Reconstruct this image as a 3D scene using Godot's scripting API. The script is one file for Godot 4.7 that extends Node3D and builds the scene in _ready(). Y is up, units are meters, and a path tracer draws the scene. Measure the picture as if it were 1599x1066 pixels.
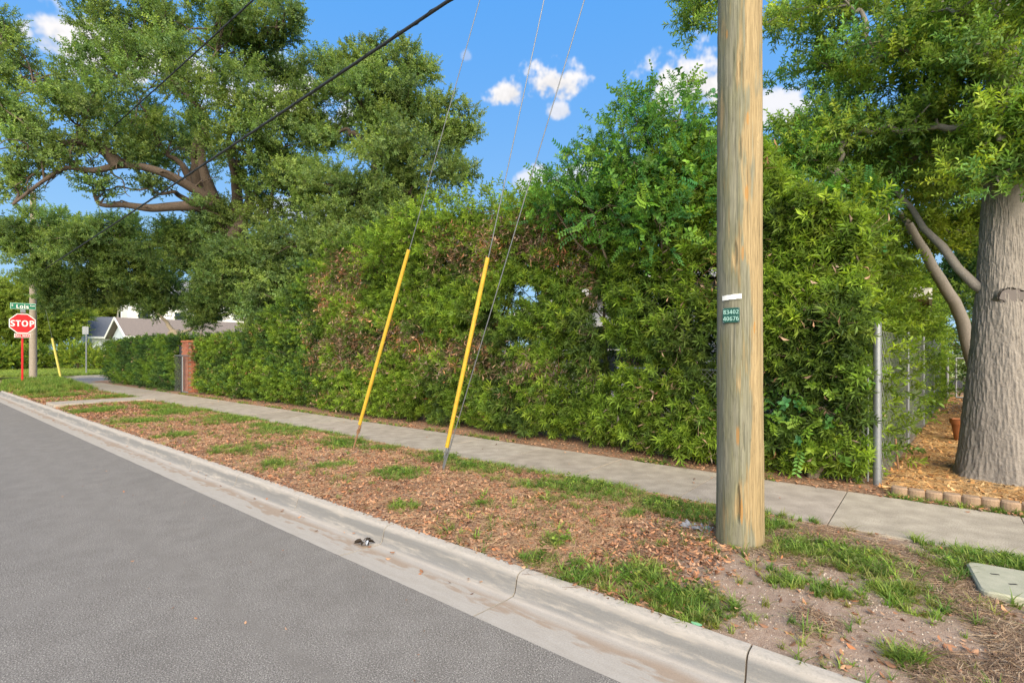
extends Node3D
# A residential verge: road and kerb, leaf-strewn verge, sidewalk, tall hedge, utility pole with guys, oaks, corner with stop sign.

var rng := RandomNumberGenerator.new()
var names := {}
var M := {}
var patchy := FastNoiseLite.new()
var bumpy := FastNoiseLite.new()

# ------------------------------------------------------------------ small helpers
func lin(r: float, g: float, b: float) -> Color:
	return Color(r, g, b).linear_to_srgb()

func rf(a: float, b: float) -> float:
	return rng.randf_range(a, b)

func numbered(called: String) -> String:
	var n: int = names.get(called, -1) + 1
	names[called] = n
	return called if n == 0 else "%s_%03d" % [called, n]

func thing(called: String, label: String, category: String, at := Vector3.ZERO, turn := 0.0, group := "") -> Node3D:
	var o := Node3D.new()
	o.name = numbered(called)
	add_child(o)
	o.position = at
	o.rotation.y = turn
	tag(o, label, category, group)
	return o

func tag(o: Node, label: String, category: String, group := "", kind := "") -> void:
	if label != "": o.set_meta("label", label)
	if category != "": o.set_meta("category", category)
	if group != "": o.set_meta("group", group)
	if kind != "": o.set_meta("kind", kind)

# mesh builder: a dictionary of packed arrays
class B:
	var v := PackedVector3Array()
	var n := PackedVector3Array()
	var uv := PackedVector2Array()
	var c := PackedColorArray()
	var i := PackedInt32Array()
	var tint := Color(1, 1, 1)
	func add(p: Vector3, nn: Vector3, u := Vector2.ZERO) -> int:
		v.append(p); n.append(nn); uv.append(u); c.append(tint)
		return v.size() - 1
	func tri(a: int, b: int, d: int) -> void:
		i.append(a); i.append(b); i.append(d)
	func face(pts: Array) -> void:      # a flat convex polygon, counter-clockwise seen from outside
		var nn: Vector3 = (pts[1] - pts[0]).cross(pts[2] - pts[0]).normalized()
		var s := v.size()
		for p in pts:
			add(p, nn, Vector2(p.x + p.z, p.y))
		for k in range(1, pts.size() - 1):
			tri(s, s + k + 1, s + k)
	func mesh() -> ArrayMesh:
		for k in range(0, i.size(), 3):      # wind every triangle the way its normals point
			var p := i[k]; var q := i[k + 1]; var r := i[k + 2]
			if (v[r] - v[p]).cross(v[q] - v[p]).dot(n[p] + n[q] + n[r]) < 0.0:
				i[k + 1] = r; i[k + 2] = q
		var a := []
		a.resize(Mesh.ARRAY_MAX)
		a[Mesh.ARRAY_VERTEX] = v
		a[Mesh.ARRAY_NORMAL] = n
		a[Mesh.ARRAY_TEX_UV] = uv
		a[Mesh.ARRAY_COLOR] = c
		a[Mesh.ARRAY_INDEX] = i
		var m := ArrayMesh.new()
		m.add_surface_from_arrays(Mesh.PRIMITIVE_TRIANGLES, a)
		return m

func box(b: B, at: Vector3, size: Vector3, bev := 0.0, basis := Basis.IDENTITY) -> void:
	var h := size / 2
	var e: float = min(bev, min(h.x, min(h.y, h.z)) * 0.9)
	if e <= 0.0:
		for ax in 3:
			for s in [-1.0, 1.0]:
				var u := Vector3.ZERO; var w := Vector3.ZERO; var d := Vector3.ZERO
				d[ax] = h[ax] * s
				u[(ax + 1) % 3] = h[(ax + 1) % 3]
				w[(ax + 2) % 3] = h[(ax + 2) % 3]
				var q := [d - u - w, d + u - w, d + u + w, d - u + w]
				if s < 0: q.reverse()
				for k in 4: q[k] = at + basis * q[k]
				b.face(q)
		return
	# chamfered box
	var pt := func(sx, sy, sz, ax):
		var p := Vector3(sx * (h.x - e), sy * (h.y - e), sz * (h.z - e))
		p[ax] = [sx, sy, sz][ax] * h[ax]
		return at + basis * p
	for ax in 3:
		for s in [-1.0, 1.0]:
			var q := []
			for k in [[-1, -1], [1, -1], [1, 1], [-1, 1]]:
				var sg := [0.0, 0.0, 0.0]
				sg[ax] = s; sg[(ax + 1) % 3] = k[0]; sg[(ax + 2) % 3] = k[1]
				q.append(pt.call(sg[0], sg[1], sg[2], ax))
			if s < 0: q.reverse()
			b.face(q)
			# edges between this face and the next axis
			for t in [-1.0, 1.0]:
				var a2: int = (ax + 1) % 3
				var a3: int = (ax + 2) % 3
				var r := []
				for k in [[ax, -1.0], [ax, 1.0], [a2, 1.0], [a2, -1.0]]:
					var sg := [0.0, 0.0, 0.0]
					sg[ax] = s; sg[a2] = t; sg[a3] = k[1]
					r.append(pt.call(sg[0], sg[1], sg[2], k[0]))
				if s * t > 0: r.reverse()
				b.face(r)
	for sx in [-1.0, 1.0]:
		for sy in [-1.0, 1.0]:
			for sz in [-1.0, 1.0]:
				var q := [pt.call(sx, sy, sz, 0), pt.call(sx, sy, sz, 1), pt.call(sx, sy, sz, 2)]
				if sx * sy * sz < 0: q.reverse()
				b.face(q)

func tube(b: B, pts: Array, rad: Array, sides := 8, cap := true, rough := 0.0) -> void:
	var count := pts.size()
	var up := Vector3.UP
	var d0: Vector3 = (pts[1] - pts[0]).normalized()
	if absf(d0.dot(up)) > 0.9: up = Vector3.RIGHT
	var side := d0.cross(up).normalized()
	var start := b.v.size()
	var run := 0.0
	for k in count:
		var d: Vector3
		if k == 0: d = d0
		elif k == count - 1: d = (pts[k] - pts[k - 1]).normalized()
		else: d = (pts[k + 1] - pts[k - 1]).normalized()
		side = (side - d * side.dot(d)).normalized()
		var other := d.cross(side)
		if k > 0: run += pts[k].distance_to(pts[k - 1])
		for s in sides + 1:
			var a := TAU * (s % sides) / sides
			var nn := side * cos(a) + other * sin(a)
			var r: float = rad[k]
			if rough > 0.0: r *= 1.0 + rough * bumpy.get_noise_3d(cos(a) * 60 + pts[k].x * 40, pts[k].y * 40, sin(a) * 60 + pts[k].z * 40)
			b.add(pts[k] + nn * r, nn, Vector2(float(s) / sides, run))
	for k in count - 1:
		for s in sides:
			var p := start + k * (sides + 1) + s
			var q := p + sides + 1
			b.tri(p, p + 1, q)
			b.tri(p + 1, q + 1, q)
	if cap:
		for e in 2:
			var k: int = 0 if e == 0 else count - 1
			var d: Vector3 = (pts[0] - pts[1]).normalized() if e == 0 else (pts[k] - pts[k - 1]).normalized()
			var m := b.add(pts[k], d)
			var ring := b.v.size()
			for s in sides:
				b.add(b.v[start + k * (sides + 1) + s], d)
			for s in sides:
				if e == 1: b.tri(m, ring + (s + 1) % sides, ring + s)
				else: b.tri(m, ring + s, ring + (s + 1) % sides)

func rod(b: B, a: Vector3, c: Vector3, r: float, sides := 8) -> void:
	tube(b, [a, c], [r, r], sides)

func obj(called: String, b: B, m: Material, parent: Node = null) -> MeshInstance3D:
	var o := MeshInstance3D.new()
	o.mesh = b.mesh()
	o.material_override = m
	if parent == null:
		o.name = numbered(called)
		add_child(o)
	else:
		o.name = called
		parent.add_child(o, true)
	return o

func use(called: String, mesh: Mesh, m: Material, parent: Node, at := Transform3D.IDENTITY) -> MeshInstance3D:
	var o := MeshInstance3D.new()
	o.mesh = mesh
	o.material_override = m
	o.name = called
	parent.add_child(o, true)
	o.transform = at
	return o

func struct(called: String, b: B, m: Material) -> MeshInstance3D:
	var o := obj(called, b, m)
	o.set_meta("kind", "structure")
	return o

func many(called: String, mesh: Mesh, m: Material, buf: PackedFloat32Array, parent: Node = null) -> MultiMeshInstance3D:
	var mm := MultiMesh.new()
	mm.transform_format = MultiMesh.TRANSFORM_3D
	mm.use_colors = true
	mm.mesh = mesh
	mm.instance_count = buf.size() / 16
	mm.buffer = buf
	var o := MultiMeshInstance3D.new()
	o.multimesh = mm
	o.material_override = m
	if parent == null:
		o.name = numbered(called)
		add_child(o)
	else:
		o.name = called
		parent.add_child(o, true)
	return o

func put(buf: PackedFloat32Array, t: Basis, p: Vector3, c: Color) -> void:
	buf.append_array(PackedFloat32Array([t.x.x, t.y.x, t.z.x, p.x, t.x.y, t.y.y, t.z.y, p.y, t.x.z, t.y.z, t.z.z, p.z, c.r, c.g, c.b, 1.0]))

func facing(d: Vector3, roll: float, s: float) -> Basis:
	var y := d.normalized()
	var h := Vector3.RIGHT if absf(y.x) < 0.8 else Vector3.FORWARD
	var x := y.cross(h).normalized()
	var z := x.cross(y)
	return Basis(x * cos(roll) + z * sin(roll), y, z * cos(roll) - x * sin(roll)).scaled_local(Vector3(s, s, s))

func ball() -> Vector3:
	while true:
		var p := Vector3(rf(-1, 1), rf(-1, 1), rf(-1, 1))
		if p.length_squared() < 1.0: return p
	return Vector3.ZERO

func pick(pal: Array) -> Color:
	var a: Color = pal[rng.randi() % pal.size()]
	var b: Color = pal[rng.randi() % pal.size()]
	var k := rf(0.6, 1.4)
	var c := a.lerp(b, rng.randf() * 0.6)
	return Color(c.r * k, c.g * k, c.b * k)

# ------------------------------------------------------------------ textures and materials
func noise_image(size: int, seed_: int, freq: float, octaves: int, kind := FastNoiseLite.TYPE_SIMPLEX_SMOOTH) -> Image:
	var f := FastNoiseLite.new()
	f.seed = seed_
	f.noise_type = kind
	f.frequency = freq
	f.fractal_octaves = octaves
	return f.get_seamless_image(size, size)

# colour from layered noise: a and b mixed by the coarse field, then flecks of c where the fine field is high and of d where it is low
func grain(size: int, seed_: int, coarse: float, fine: float, a: Color, b: Color, c: Color, hi: float, d: Color, lo: float, amount := 0.8, octaves := 4) -> ImageTexture:
	var g1 := noise_image(size, seed_, coarse, octaves)
	var g2 := noise_image(size, seed_ + 7, fine, 2)
	var d1 := g1.get_data()
	var d2 := g2.get_data()
	var st := g1.get_data().size() / (size * size)
	var out := PackedByteArray()
	out.resize(size * size * 3)
	for k in size * size:
		var u: float = d1[k * st] / 255.0
		var w: float = d2[k * st] / 255.0
		var col := a.lerp(b, u)
		if w > hi: col = col.lerp(c, minf(1.0, (w - hi) * 8.0) * amount)
		elif w < lo: col = col.lerp(d, minf(1.0, (lo - w) * 8.0) * amount)
		out[k * 3] = int(clampf(col.r, 0, 1) * 255)
		out[k * 3 + 1] = int(clampf(col.g, 0, 1) * 255)
		out[k * 3 + 2] = int(clampf(col.b, 0, 1) * 255)
	var im := Image.create_from_data(size, size, false, Image.FORMAT_RGB8, out)
	im.generate_mipmaps()
	return ImageTexture.create_from_image(im)

func mat(color: Color, rough := 0.8, metal := 0.0) -> StandardMaterial3D:
	var m := StandardMaterial3D.new()
	m.albedo_color = color
	m.roughness = rough
	m.metallic = metal
	return m

func tri(tex: Texture2D, scale: float, rough := 0.9, relief: Texture2D = null, cm := 0.2, tinted := false) -> StandardMaterial3D:
	var m := mat(Color.WHITE, rough)
	m.albedo_texture = tex
	m.uv1_triplanar = true
	m.uv1_world_triplanar = true
	m.uv1_scale = Vector3.ONE * scale
	if relief:
		m.heightmap_enabled = true
		m.heightmap_texture = relief
		m.heightmap_scale = cm
	m.vertex_color_use_as_albedo = tinted
	return m

func leafy(rough := 0.55, through := 0.55) -> StandardMaterial3D:
	var m := mat(Color.WHITE, rough)
	m.vertex_color_use_as_albedo = true
	m.cull_mode = BaseMaterial3D.CULL_DISABLED
	m.backlight_enabled = true
	m.backlight = Color(through, through, through * 0.75)
	return m

func make_materials() -> void:
	var relief := ImageTexture.create_from_image(noise_image(512, 3, 0.12, 3))
	var relief2 := ImageTexture.create_from_image(noise_image(512, 4, 0.03, 4))
	M.relief = relief
	M.relief2 = relief2
	M.asphalt = tri(grain(1024, 11, 0.01, 0.34, lin(.162, .147, .128), lin(.206, .189, .167), lin(.58, .54, .48), .66, lin(.045, .04, .037), .38, 0.85), 0.33, 0.92, relief, 0.08, true)
	M.concrete = tri(grain(1024, 21, 0.008, 0.2, lin(0.265, 0.231, 0.187), lin(0.445, 0.394, 0.326), lin(0.508, 0.461, 0.383), .66, lin(0.159, 0.128, 0.096), .36, 0.65), 0.40, 0.95, relief, 0.1, true)
	M.soil = tri(grain(1024, 31, 0.02, 0.2, lin(0.211, 0.136, 0.092), lin(0.334, 0.255, 0.198), lin(0.484, 0.396, 0.317), .62, lin(0.106, 0.066, 0.044), .36, 0.7), 0.8, 1.0, relief, 0.25, true)
	M.dirt = mat(lin(.06, .045, .032), 1.0)
	M.lawn = tri(grain(512, 41, 0.03, 0.25, lin(.26, .34, .08), lin(.38, .42, .11), lin(.46, .46, .17), .65, lin(.14, .20, .04), .38, 0.8), 0.5, 1.0, relief, 1.0)
	M.galv = tri(grain(256, 51, 0.03, 0.2, lin(0.220, 0.237, 0.253), lin(0.286, 0.303, 0.319), lin(0.341, 0.352, 0.363), .7, lin(0.154, 0.160, 0.160), .32, 0.5), 3.0, 0.45)
	M.galv.metallic = 0.55
	M.wire = mat(lin(.30, .31, .31), 0.5, 0.5)
	M.cable = mat(lin(.018, .020, .024), 0.6)
	M.strand = mat(lin(.26, .27, .29), 0.45, 0.6)
	M.yellow = tri(grain(512, 61, 0.012, 0.12, lin(.50, .30, .02), lin(.70, .47, .035), lin(.72, .56, .16), .64, lin(.26, .17, .05), .36, 0.7), 1.2, 0.5)
	M.rust = tri(grain(256, 62, 0.04, 0.2, lin(.20, .10, .05), lin(.32, .19, .11), lin(.42, .30, .22), .66, lin(.09, .05, .03), .36), 4.0, 0.85)
	M.leaf = leafy(0.6, 1.0)
	M.dry = leafy(0.85, 0.25)
	M.twig = tri(grain(256, 71, 0.05, 0.2, lin(.13, .095, .065), lin(.24, .19, .14), lin(.33, .28, .22), .66, lin(.05, .04, .03), .36), 2.0, 0.95)
	M.bark_far = tri(grain(512, 72, 0.02, 0.12, lin(.065, .045, .033), lin(.13, .095, .072), lin(.25, .21, .17), .66, lin(.04, .028, .02), .38), 0.8, 0.95, relief, 1.5)
	M.bark_pale = tri(grain(512, 73, 0.02, 0.12, lin(.36, .29, .20), lin(.48, .40, .29), lin(.58, .5, .38), .66, lin(.17, .13, .09), .36), 0.8, 0.95, relief, 1.0)
	M.bark = tri(grain(1024, 74, 0.012, 0.1, lin(0.190, 0.167, 0.144), lin(0.299, 0.270, 0.236), lin(0.425, 0.402, 0.368), .62, lin(0.098, 0.081, 0.067), .38, .75), 1.6, 0.95, relief, 0.6)
	M.brick = tri(grain(256, 81, 0.02, 0.1, lin(.32, .10, .055), lin(.44, .17, .09), lin(.52, .28, .18), .7, lin(.18, .05, .03), .32), 1.5, 0.95, null, 0.0, true)
	M.mortar = mat(lin(.24, .17, .13), 1.0)
	M.block = tri(grain(512, 82, 0.03, 0.2, lin(0.270, 0.176, 0.111), lin(0.360, 0.252, 0.165), lin(0.450, 0.353, 0.245), .66, lin(0.144, 0.088, 0.054), .35), 1.5, 0.95, relief, 0.3, true)
	M.lid = tri(grain(512, 83, 0.012, 0.2, lin(.30, .305, .225), lin(.40, .39, .295), lin(.46, .46, .37), .68, lin(.19, .18, .13), .33, .5), 1.6, 0.85)
	M.white = mat(lin(.75, .75, .72), 0.7)
	M.black = mat(lin(.02, .02, .022), 0.5)

# ------------------------------------------------------------------ foliage pieces
func leaf(b: B, at: Vector3, dir: Vector3, across: Vector3, l: float, w: float, bend: float, wide := false) -> void:
	var nn := across.cross(dir).normalized()
	var fold := nn * w * 0.35
	if not wide:
		var mid := at + dir * l * 0.5 + nn * bend * 0.3
		var tip := at + dir * l - nn * bend
		var a := b.add(at, (nn - across * 0.4).normalized())
		var p := b.add(mid - across * w / 2 + fold, (nn + across * 0.5).normalized())
		var q := b.add(mid + across * w / 2 + fold, (nn - across * 0.5).normalized())
		var t := b.add(tip, nn)
		b.tri(a, p, t); b.tri(a, t, q)
	else:
		var m1 := at + dir * l * 0.35 + nn * bend * 0.25
		var m2 := at + dir * l * 0.72 - nn * bend * 0.2
		var tip := at + dir * l - nn * bend
		var a := b.add(at, nn)
		var p := b.add(m1 - across * w / 2 + fold, (nn + across * 0.45).normalized())
		var q := b.add(m1 + across * w / 2 + fold, (nn - across * 0.45).normalized())
		var p2 := b.add(m2 - across * w * 0.42 + fold, (nn + across * 0.45).normalized())
		var q2 := b.add(m2 + across * w * 0.42 + fold, (nn - across * 0.45).normalized())
		var t := b.add(tip, nn)
		b.tri(a, p, p2); b.tri(a, p2, t); b.tri(a, t, q2); b.tri(a, q2, q)

# a shoot along +y
func spray(n: int, length: float, ll: float, lw: float, open: float, droop: float, wide: bool) -> ArrayMesh:
	var b := B.new()
	b.tint = Color(0.55, 0.45, 0.35)
	tube(b, [Vector3.ZERO, Vector3(0, length, 0)], [length * 0.02, length * 0.008], 3, false)
	for k in n:
		var f := (k + 0.5) / n
		var a := k * 2.4 + rf(-0.3, 0.3)
		var out := Vector3(cos(a), 0, sin(a))
		var tilt := lerpf(open, open * 0.45, f) * rf(0.8, 1.2)
		var d := (out * sin(tilt) + Vector3.UP * cos(tilt) - Vector3.UP * droop * rf(0.5, 1.5)).normalized()
		var ac := d.cross(Vector3.UP if absf(d.y) < 0.95 else Vector3.RIGHT).normalized()
		ac = ac.rotated(d, rf(-0.7, 0.7))
		var k2 := rf(0.8, 1.2)
		var age := lerpf(0.85, 1.4, f * f)     # new leaves at the tip are paler and yellower
		b.tint = Color(k2 * age * lerpf(.95, 1.15, f), k2 * age, k2 * rf(0.8, 1.1))
		var s := rf(0.7, 1.15) * (1.0 - 0.3 * f)
		leaf(b, Vector3(0, length * f, 0), d, ac, ll * s, lw * s, ll * rf(-0.05, 0.25), wide)
	return b.mesh()

# a feathery leaf: stalk with paired leaflets, along +y
func frond(pairs: int, length: float, ll: float, lw: float) -> ArrayMesh:
	var b := B.new()
	b.tint = Color(0.6, 0.6, 0.4)
	var pts := []
	for k in 5:
		var f := k / 4.0
		pts.append(Vector3(0, length * f, -length * 0.3 * f * f))
	tube(b, pts, [.004, .003, .003, .002, .001], 3, false)
	for k in pairs:
		var f := (k + 1.0) / pairs
		var p := Vector3(0, length * f, -length * 0.3 * f * f)
		for s in [-1.0, 1.0]:
			var k2 := rf(0.85, 1.15)
			b.tint = Color(k2, k2, k2)
			var d := Vector3(s, 0.55, -0.25 + rf(-.2, .2)).normalized()
			leaf(b, p, d, d.cross(Vector3.BACK).normalized() * s, ll * rf(.8, 1.15), lw, ll * 0.15, true)
	return b.mesh()

func blades(n: int, h: float, w: float, spread: float) -> ArrayMesh:
	var b := B.new()
	for k in n:
		var a := rf(0, TAU)
		var out := Vector3(cos(a), 0, sin(a))
		var side := Vector3(-out.z, 0, out.x)
		var hh := h * rf(0.5, 1.15)
		var ln := rf(0.25, 1.0) * spread
		var base := Vector3(rf(-1, 1), 0, rf(-1, 1)) * h * 0.25
		var k2 := rf(0.75, 1.25)
		b.tint = Color(k2 * rf(.9, 1.25), k2, k2 * .9)
		var prev := -1
		for s in 4:
			var f := s / 3.0
			var p := base + out * (ln * hh * f * f) + Vector3.UP * hh * (f - 0.35 * ln * f * f)
			var ww := w * (1.0 - f) * 0.5 + 0.0006
			var nn := (Vector3.UP * 0.5 + out * -0.6).normalized()
			var x := b.add(p - side * ww, nn)
			b.add(p + side * ww, nn)
			if prev >= 0:
				b.tri(prev, x, prev + 1); b.tri(prev + 1, x, x + 1)
			prev = x
	return b.mesh()

var SP := {}
func make_sprays() -> void:
	SP.yew = [spray(22, .17, .105, .017, 1.25, .05, false), spray(20, .20, .115, .018, 1.1, .2, false), spray(26, .13, .095, .017, 1.4, .0, false)]
	SP.oak = [spray(16, .30, .085, .036, 1.2, .15, true), spray(13, .26, .09, .04, 1.3, .3, true)]
	SP.laurel = [spray(14, .28, .085, .030, 1.15, .15, true), spray(12, .24, .09, .034, 1.25, .35, true)]
	SP.broad = [spray(9, .22, .10, .06, 1.3, .45, true), spray(8, .26, .11, .065, 1.2, .6, true)]
	SP.frond = [frond(7, .34, .075, .034)]
	SP.boxy = [spray(20, .20, .06, .026, 1.25, .1, true)]
	SP.bare = []
	for k in 2:
		var b := B.new()
		for j in 9:
			var a := ball()
			a.y = absf(a.y) + 0.3
			var e := a.normalized() * rf(.1, .26)
			b.tint = Color.WHITE * rf(.7, 1.2)
			tube(b, [Vector3.ZERO, e * .5 + ball() * .03, e], [.003, .002, .001], 3, false)
			if j % 2 == 0: leaf(b, e * .8, ball().normalized(), ball().normalized(), .07, .012, .02)
		SP.bare.append(b.mesh())

# ------------------------------------------------------------------ trees
class Skel:
	var p := []
	var r := []

func nearest(sk: Skel, to: Vector3, low: float) -> int:
	var best := 0
	var bd := 1e9
	for k in sk.p.size():
		var q: Vector3 = sk.p[k]
		var d: float = q.distance_to(to) + maxf(0.0, q.y - to.y) * low - sk.r[k] * 4.0
		if d < bd:
			bd = d; best = k
	return best

func smooth(pts: Array, rad: Array, k := 3) -> Array:     # rounds a limb's bends
	var op := []
	var orr := []
	for i in pts.size() - 1:
		var p0: Vector3 = pts[maxi(i - 1, 0)]
		var p1: Vector3 = pts[i]
		var p2: Vector3 = pts[i + 1]
		var p3: Vector3 = pts[mini(i + 2, pts.size() - 1)]
		for s in k:
			var f := float(s) / k
			op.append(p1.cubic_interpolate(p2, p0, p3, f)); orr.append(lerpf(rad[i], rad[i + 1], f))
	op.append(pts[-1]); orr.append(rad[-1])
	return [op, orr]

func limb_path(a: Vector3, c: Vector3, wob: float, steps: int) -> Array:
	var pts := []
	var l := a.distance_to(c)
	for k in steps + 1:
		var f := float(k) / steps
		var p := a.lerp(c, f)
		p.y += sin(f * PI) * l * 0.07
		if k > 0 and k < steps: p += ball() * l * wob
		pts.append(p)
	return pts

# trunk: [x, y, z, r] points; lobes: [x, y, z, r]; grows a limb to each lobe, twigs to clumps inside it, leaf shoots on the clumps
func tree(called: String, label: String, group: String, trunk: Array, lobes: Array, kinds: Array, pal: Array, bark: Material, clumps: float, shoots: int, clump_r: float, size: float, limb_r := 0.42) -> Node3D:
	var base := Vector3(trunk[0][0], trunk[0][1], trunk[0][2])
	var t := thing(called, label, "tree", base, 0.0, group)
	var sk := Skel.new()
	var pts := []
	var rad := []
	for q in trunk:
		pts.append(Vector3(q[0], q[1], q[2]) - base); rad.append(q[3])
	var fine := []
	var fr := []
	for k in pts.size() - 1:
		for s in 4:
			var f := s / 4.0
			fine.append(pts[k].lerp(pts[k + 1], f) + (ball() * 0.03 if s > 0 else Vector3.ZERO)); fr.append(lerpf(rad[k], rad[k + 1], f))
	fine.append(pts[-1]); fr.append(rad[-1])
	var tb := B.new()
	tube(tb, fine, fr, 14, true, 0.12)
	obj("trunk", tb, bark, t)
	for k in range(fine.size() / 2, fine.size()):
		sk.p.append(fine[k]); sk.r.append(fr[k])
	var order := lobes.duplicate()
	order.sort_custom(func(a, b): return Vector3(a[0], a[1], a[2]).distance_to(base + pts[-1]) < Vector3(b[0], b[1], b[2]).distance_to(base + pts[-1]))
	var twigs := B.new()
	var bufs := []
	for k in kinds.size(): bufs.append(PackedFloat32Array())
	for q in order:
		var c := Vector3(q[0], q[1], q[2]) - base
		var r: float = q[3]
		var n := nearest(sk, c, 0.6)
		var a: Vector3 = sk.p[n]
		var path := limb_path(a, c, 0.085, 7)
		var r0: float = clampf(sk.r[n] * 0.75, 0.03, limb_r * a.distance_to(c) * 0.09 + 0.03)
		var lr := []
		for k in path.size(): lr.append(lerpf(r0, 0.022, pow(float(k) / (path.size() - 1), 0.8)))
		var lb := B.new()
		var sm := smooth(path, lr)
		tube(lb, sm[0], sm[1], 8, true, 0.15)
		obj("limb", lb, bark, t)
		for k in range(1, path.size()):
			sk.p.append(path[k]); sk.r.append(lr[k])
		var cn := int(clumps * r * r) + 2
		for j in cn:
			var off := ball().normalized() * pow(rng.randf(), 0.45) * r
			off.y = off.y * 0.75 + 0.05 * r
			var cc := c + off
			var from: Vector3 = path[path.size() - 1 - (rng.randi() % 3)]
			var tp := limb_path(from, cc, 0.1, 3)
			tube(twigs, tp, [.026, .019, .013, .006], 4, false)
			var cr := clump_r * rf(0.65, 1.3)
			var tone := rf(0.8, 1.2)
			var main := pick(pal)
			for s in shoots:
				var o := ball().normalized() * pow(rng.randf(), 0.5)
				o.y *= 0.7
				var d := o + Vector3(0, 0.35, 0) + ball() * 0.5
				var col := main.lerp(pick(pal), 0.5) * tone
				put(bufs[rng.randi() % kinds.size()], facing(d, rf(0, TAU), size * rf(0.75, 1.25)), cc + o * cr, col)
	var tw := obj("twigs", twigs, bark, t)
	tw.set_meta("kind", "stuff")
	for k in kinds.size():
		var cw := many("crown", kinds[k], M.leaf, bufs[k], t)
		cw.set_meta("kind", "stuff")
	return t

# ------------------------------------------------------------------ ground shape
func mound(x: float, z: float) -> float:
	var h := 0.02 + bumpy.get_noise_2d(x * 18.0, z * 18.0) * 0.03 + bumpy.get_noise_2d(x * 90.0, z * 90.0) * 0.010
	var edge: float = clampf(minf(-2.82 - z, z + 5.15) / 0.25, 0.0, 1.0)
	h = lerpf(-0.012, h, edge)
	if x < -24.0: h += clampf((-24.0 - x) / 4.0, 0.0, 1.0) * 0.16 * edge
	return h

func sandy(x: float, z: float) -> float:   # bare sand against leaf litter
	var near := clampf((x + 1.75) / 0.5, 0.0, 1.0)
	return clampf(near * 0.66 + patchy.get_noise_2d(x * 22.0 + 40.0, z * 22.0) * 0.9 - 0.1, 0.0, 1.0)

func sheet(b: B, x0: float, x1: float, nx: int, z0: float, z1: float, nz: int, h: Callable, col: Callable) -> void:
	var s := b.v.size()
	for k in nx + 1:
		for j in nz + 1:
			var x := lerpf(x0, x1, float(k) / nx)
			var z := lerpf(z0, z1, float(j) / nz)
			b.tint = col.call(x, z)
			var y: float = h.call(x, z)
			var nn := Vector3(y - h.call(x + .05, z), .05, y - h.call(x, z + .05)).normalized()
			b.add(Vector3(x, y, z), nn, Vector2(x, z))
	for k in nx:
		for j in nz:
			var p := s + k * (nz + 1) + j
			b.tri(p, p + nz + 1, p + 1)
			b.tri(p + 1, p + nz + 1, p + nz + 2)

func plain(y: float) -> Callable:
	return func(_x, _z): return y
func white() -> Callable:
	return func(_x, _z): return Color.WHITE

# ==================================================================
func _ready() -> void:
	rng.seed = 20240611
	patchy.seed = 5; patchy.frequency = 0.02; patchy.fractal_octaves = 3
	bumpy.seed = 9; bumpy.frequency = 0.02; bumpy.fractal_octaves = 3
	var cam := Camera3D.new()
	cam.name = "camera"
	add_child(cam)
	cam.position = Vector3(0, 1.5, 0)
	cam.rotation.y = deg_to_rad(39.37)
	cam.set_frustum(0.13325, Vector2(0, 0.002), 0.1, 900.0)
	cam.projection = Camera3D.PROJECTION_FRUSTUM
	cam.current = true
	build_sky()
	var sun := DirectionalLight3D.new()
	sun.name = "sun"
	add_child(sun)
	sun.light_energy = 0.48
	sun.light_color = Color(1.0, 0.935, 0.83)
	sun.light_angular_distance = 70.0
	sun.shadow_enabled = true
	sun.look_at_from_position(Vector3(6.8, 5.6, 6.0), Vector3.ZERO)

	make_materials()
	make_sprays()
	build_ground()
	build_kerb_and_walk()
	build_pole()
	build_guys()
	build_hedges()
	build_fence()
	build_right_tree()
	build_oaks()
	build_corner()
	build_houses()
	build_litter()
	build_small_things()

# ------------------------------------------------------------------ sky
const EXPOSURE := 6.1
func sky_dir(d: Vector3) -> Vector2:
	return Vector2(atan2(d.x, -d.z) / TAU + 0.5, acos(clampf(d.y, -1, 1)) / PI)

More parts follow.
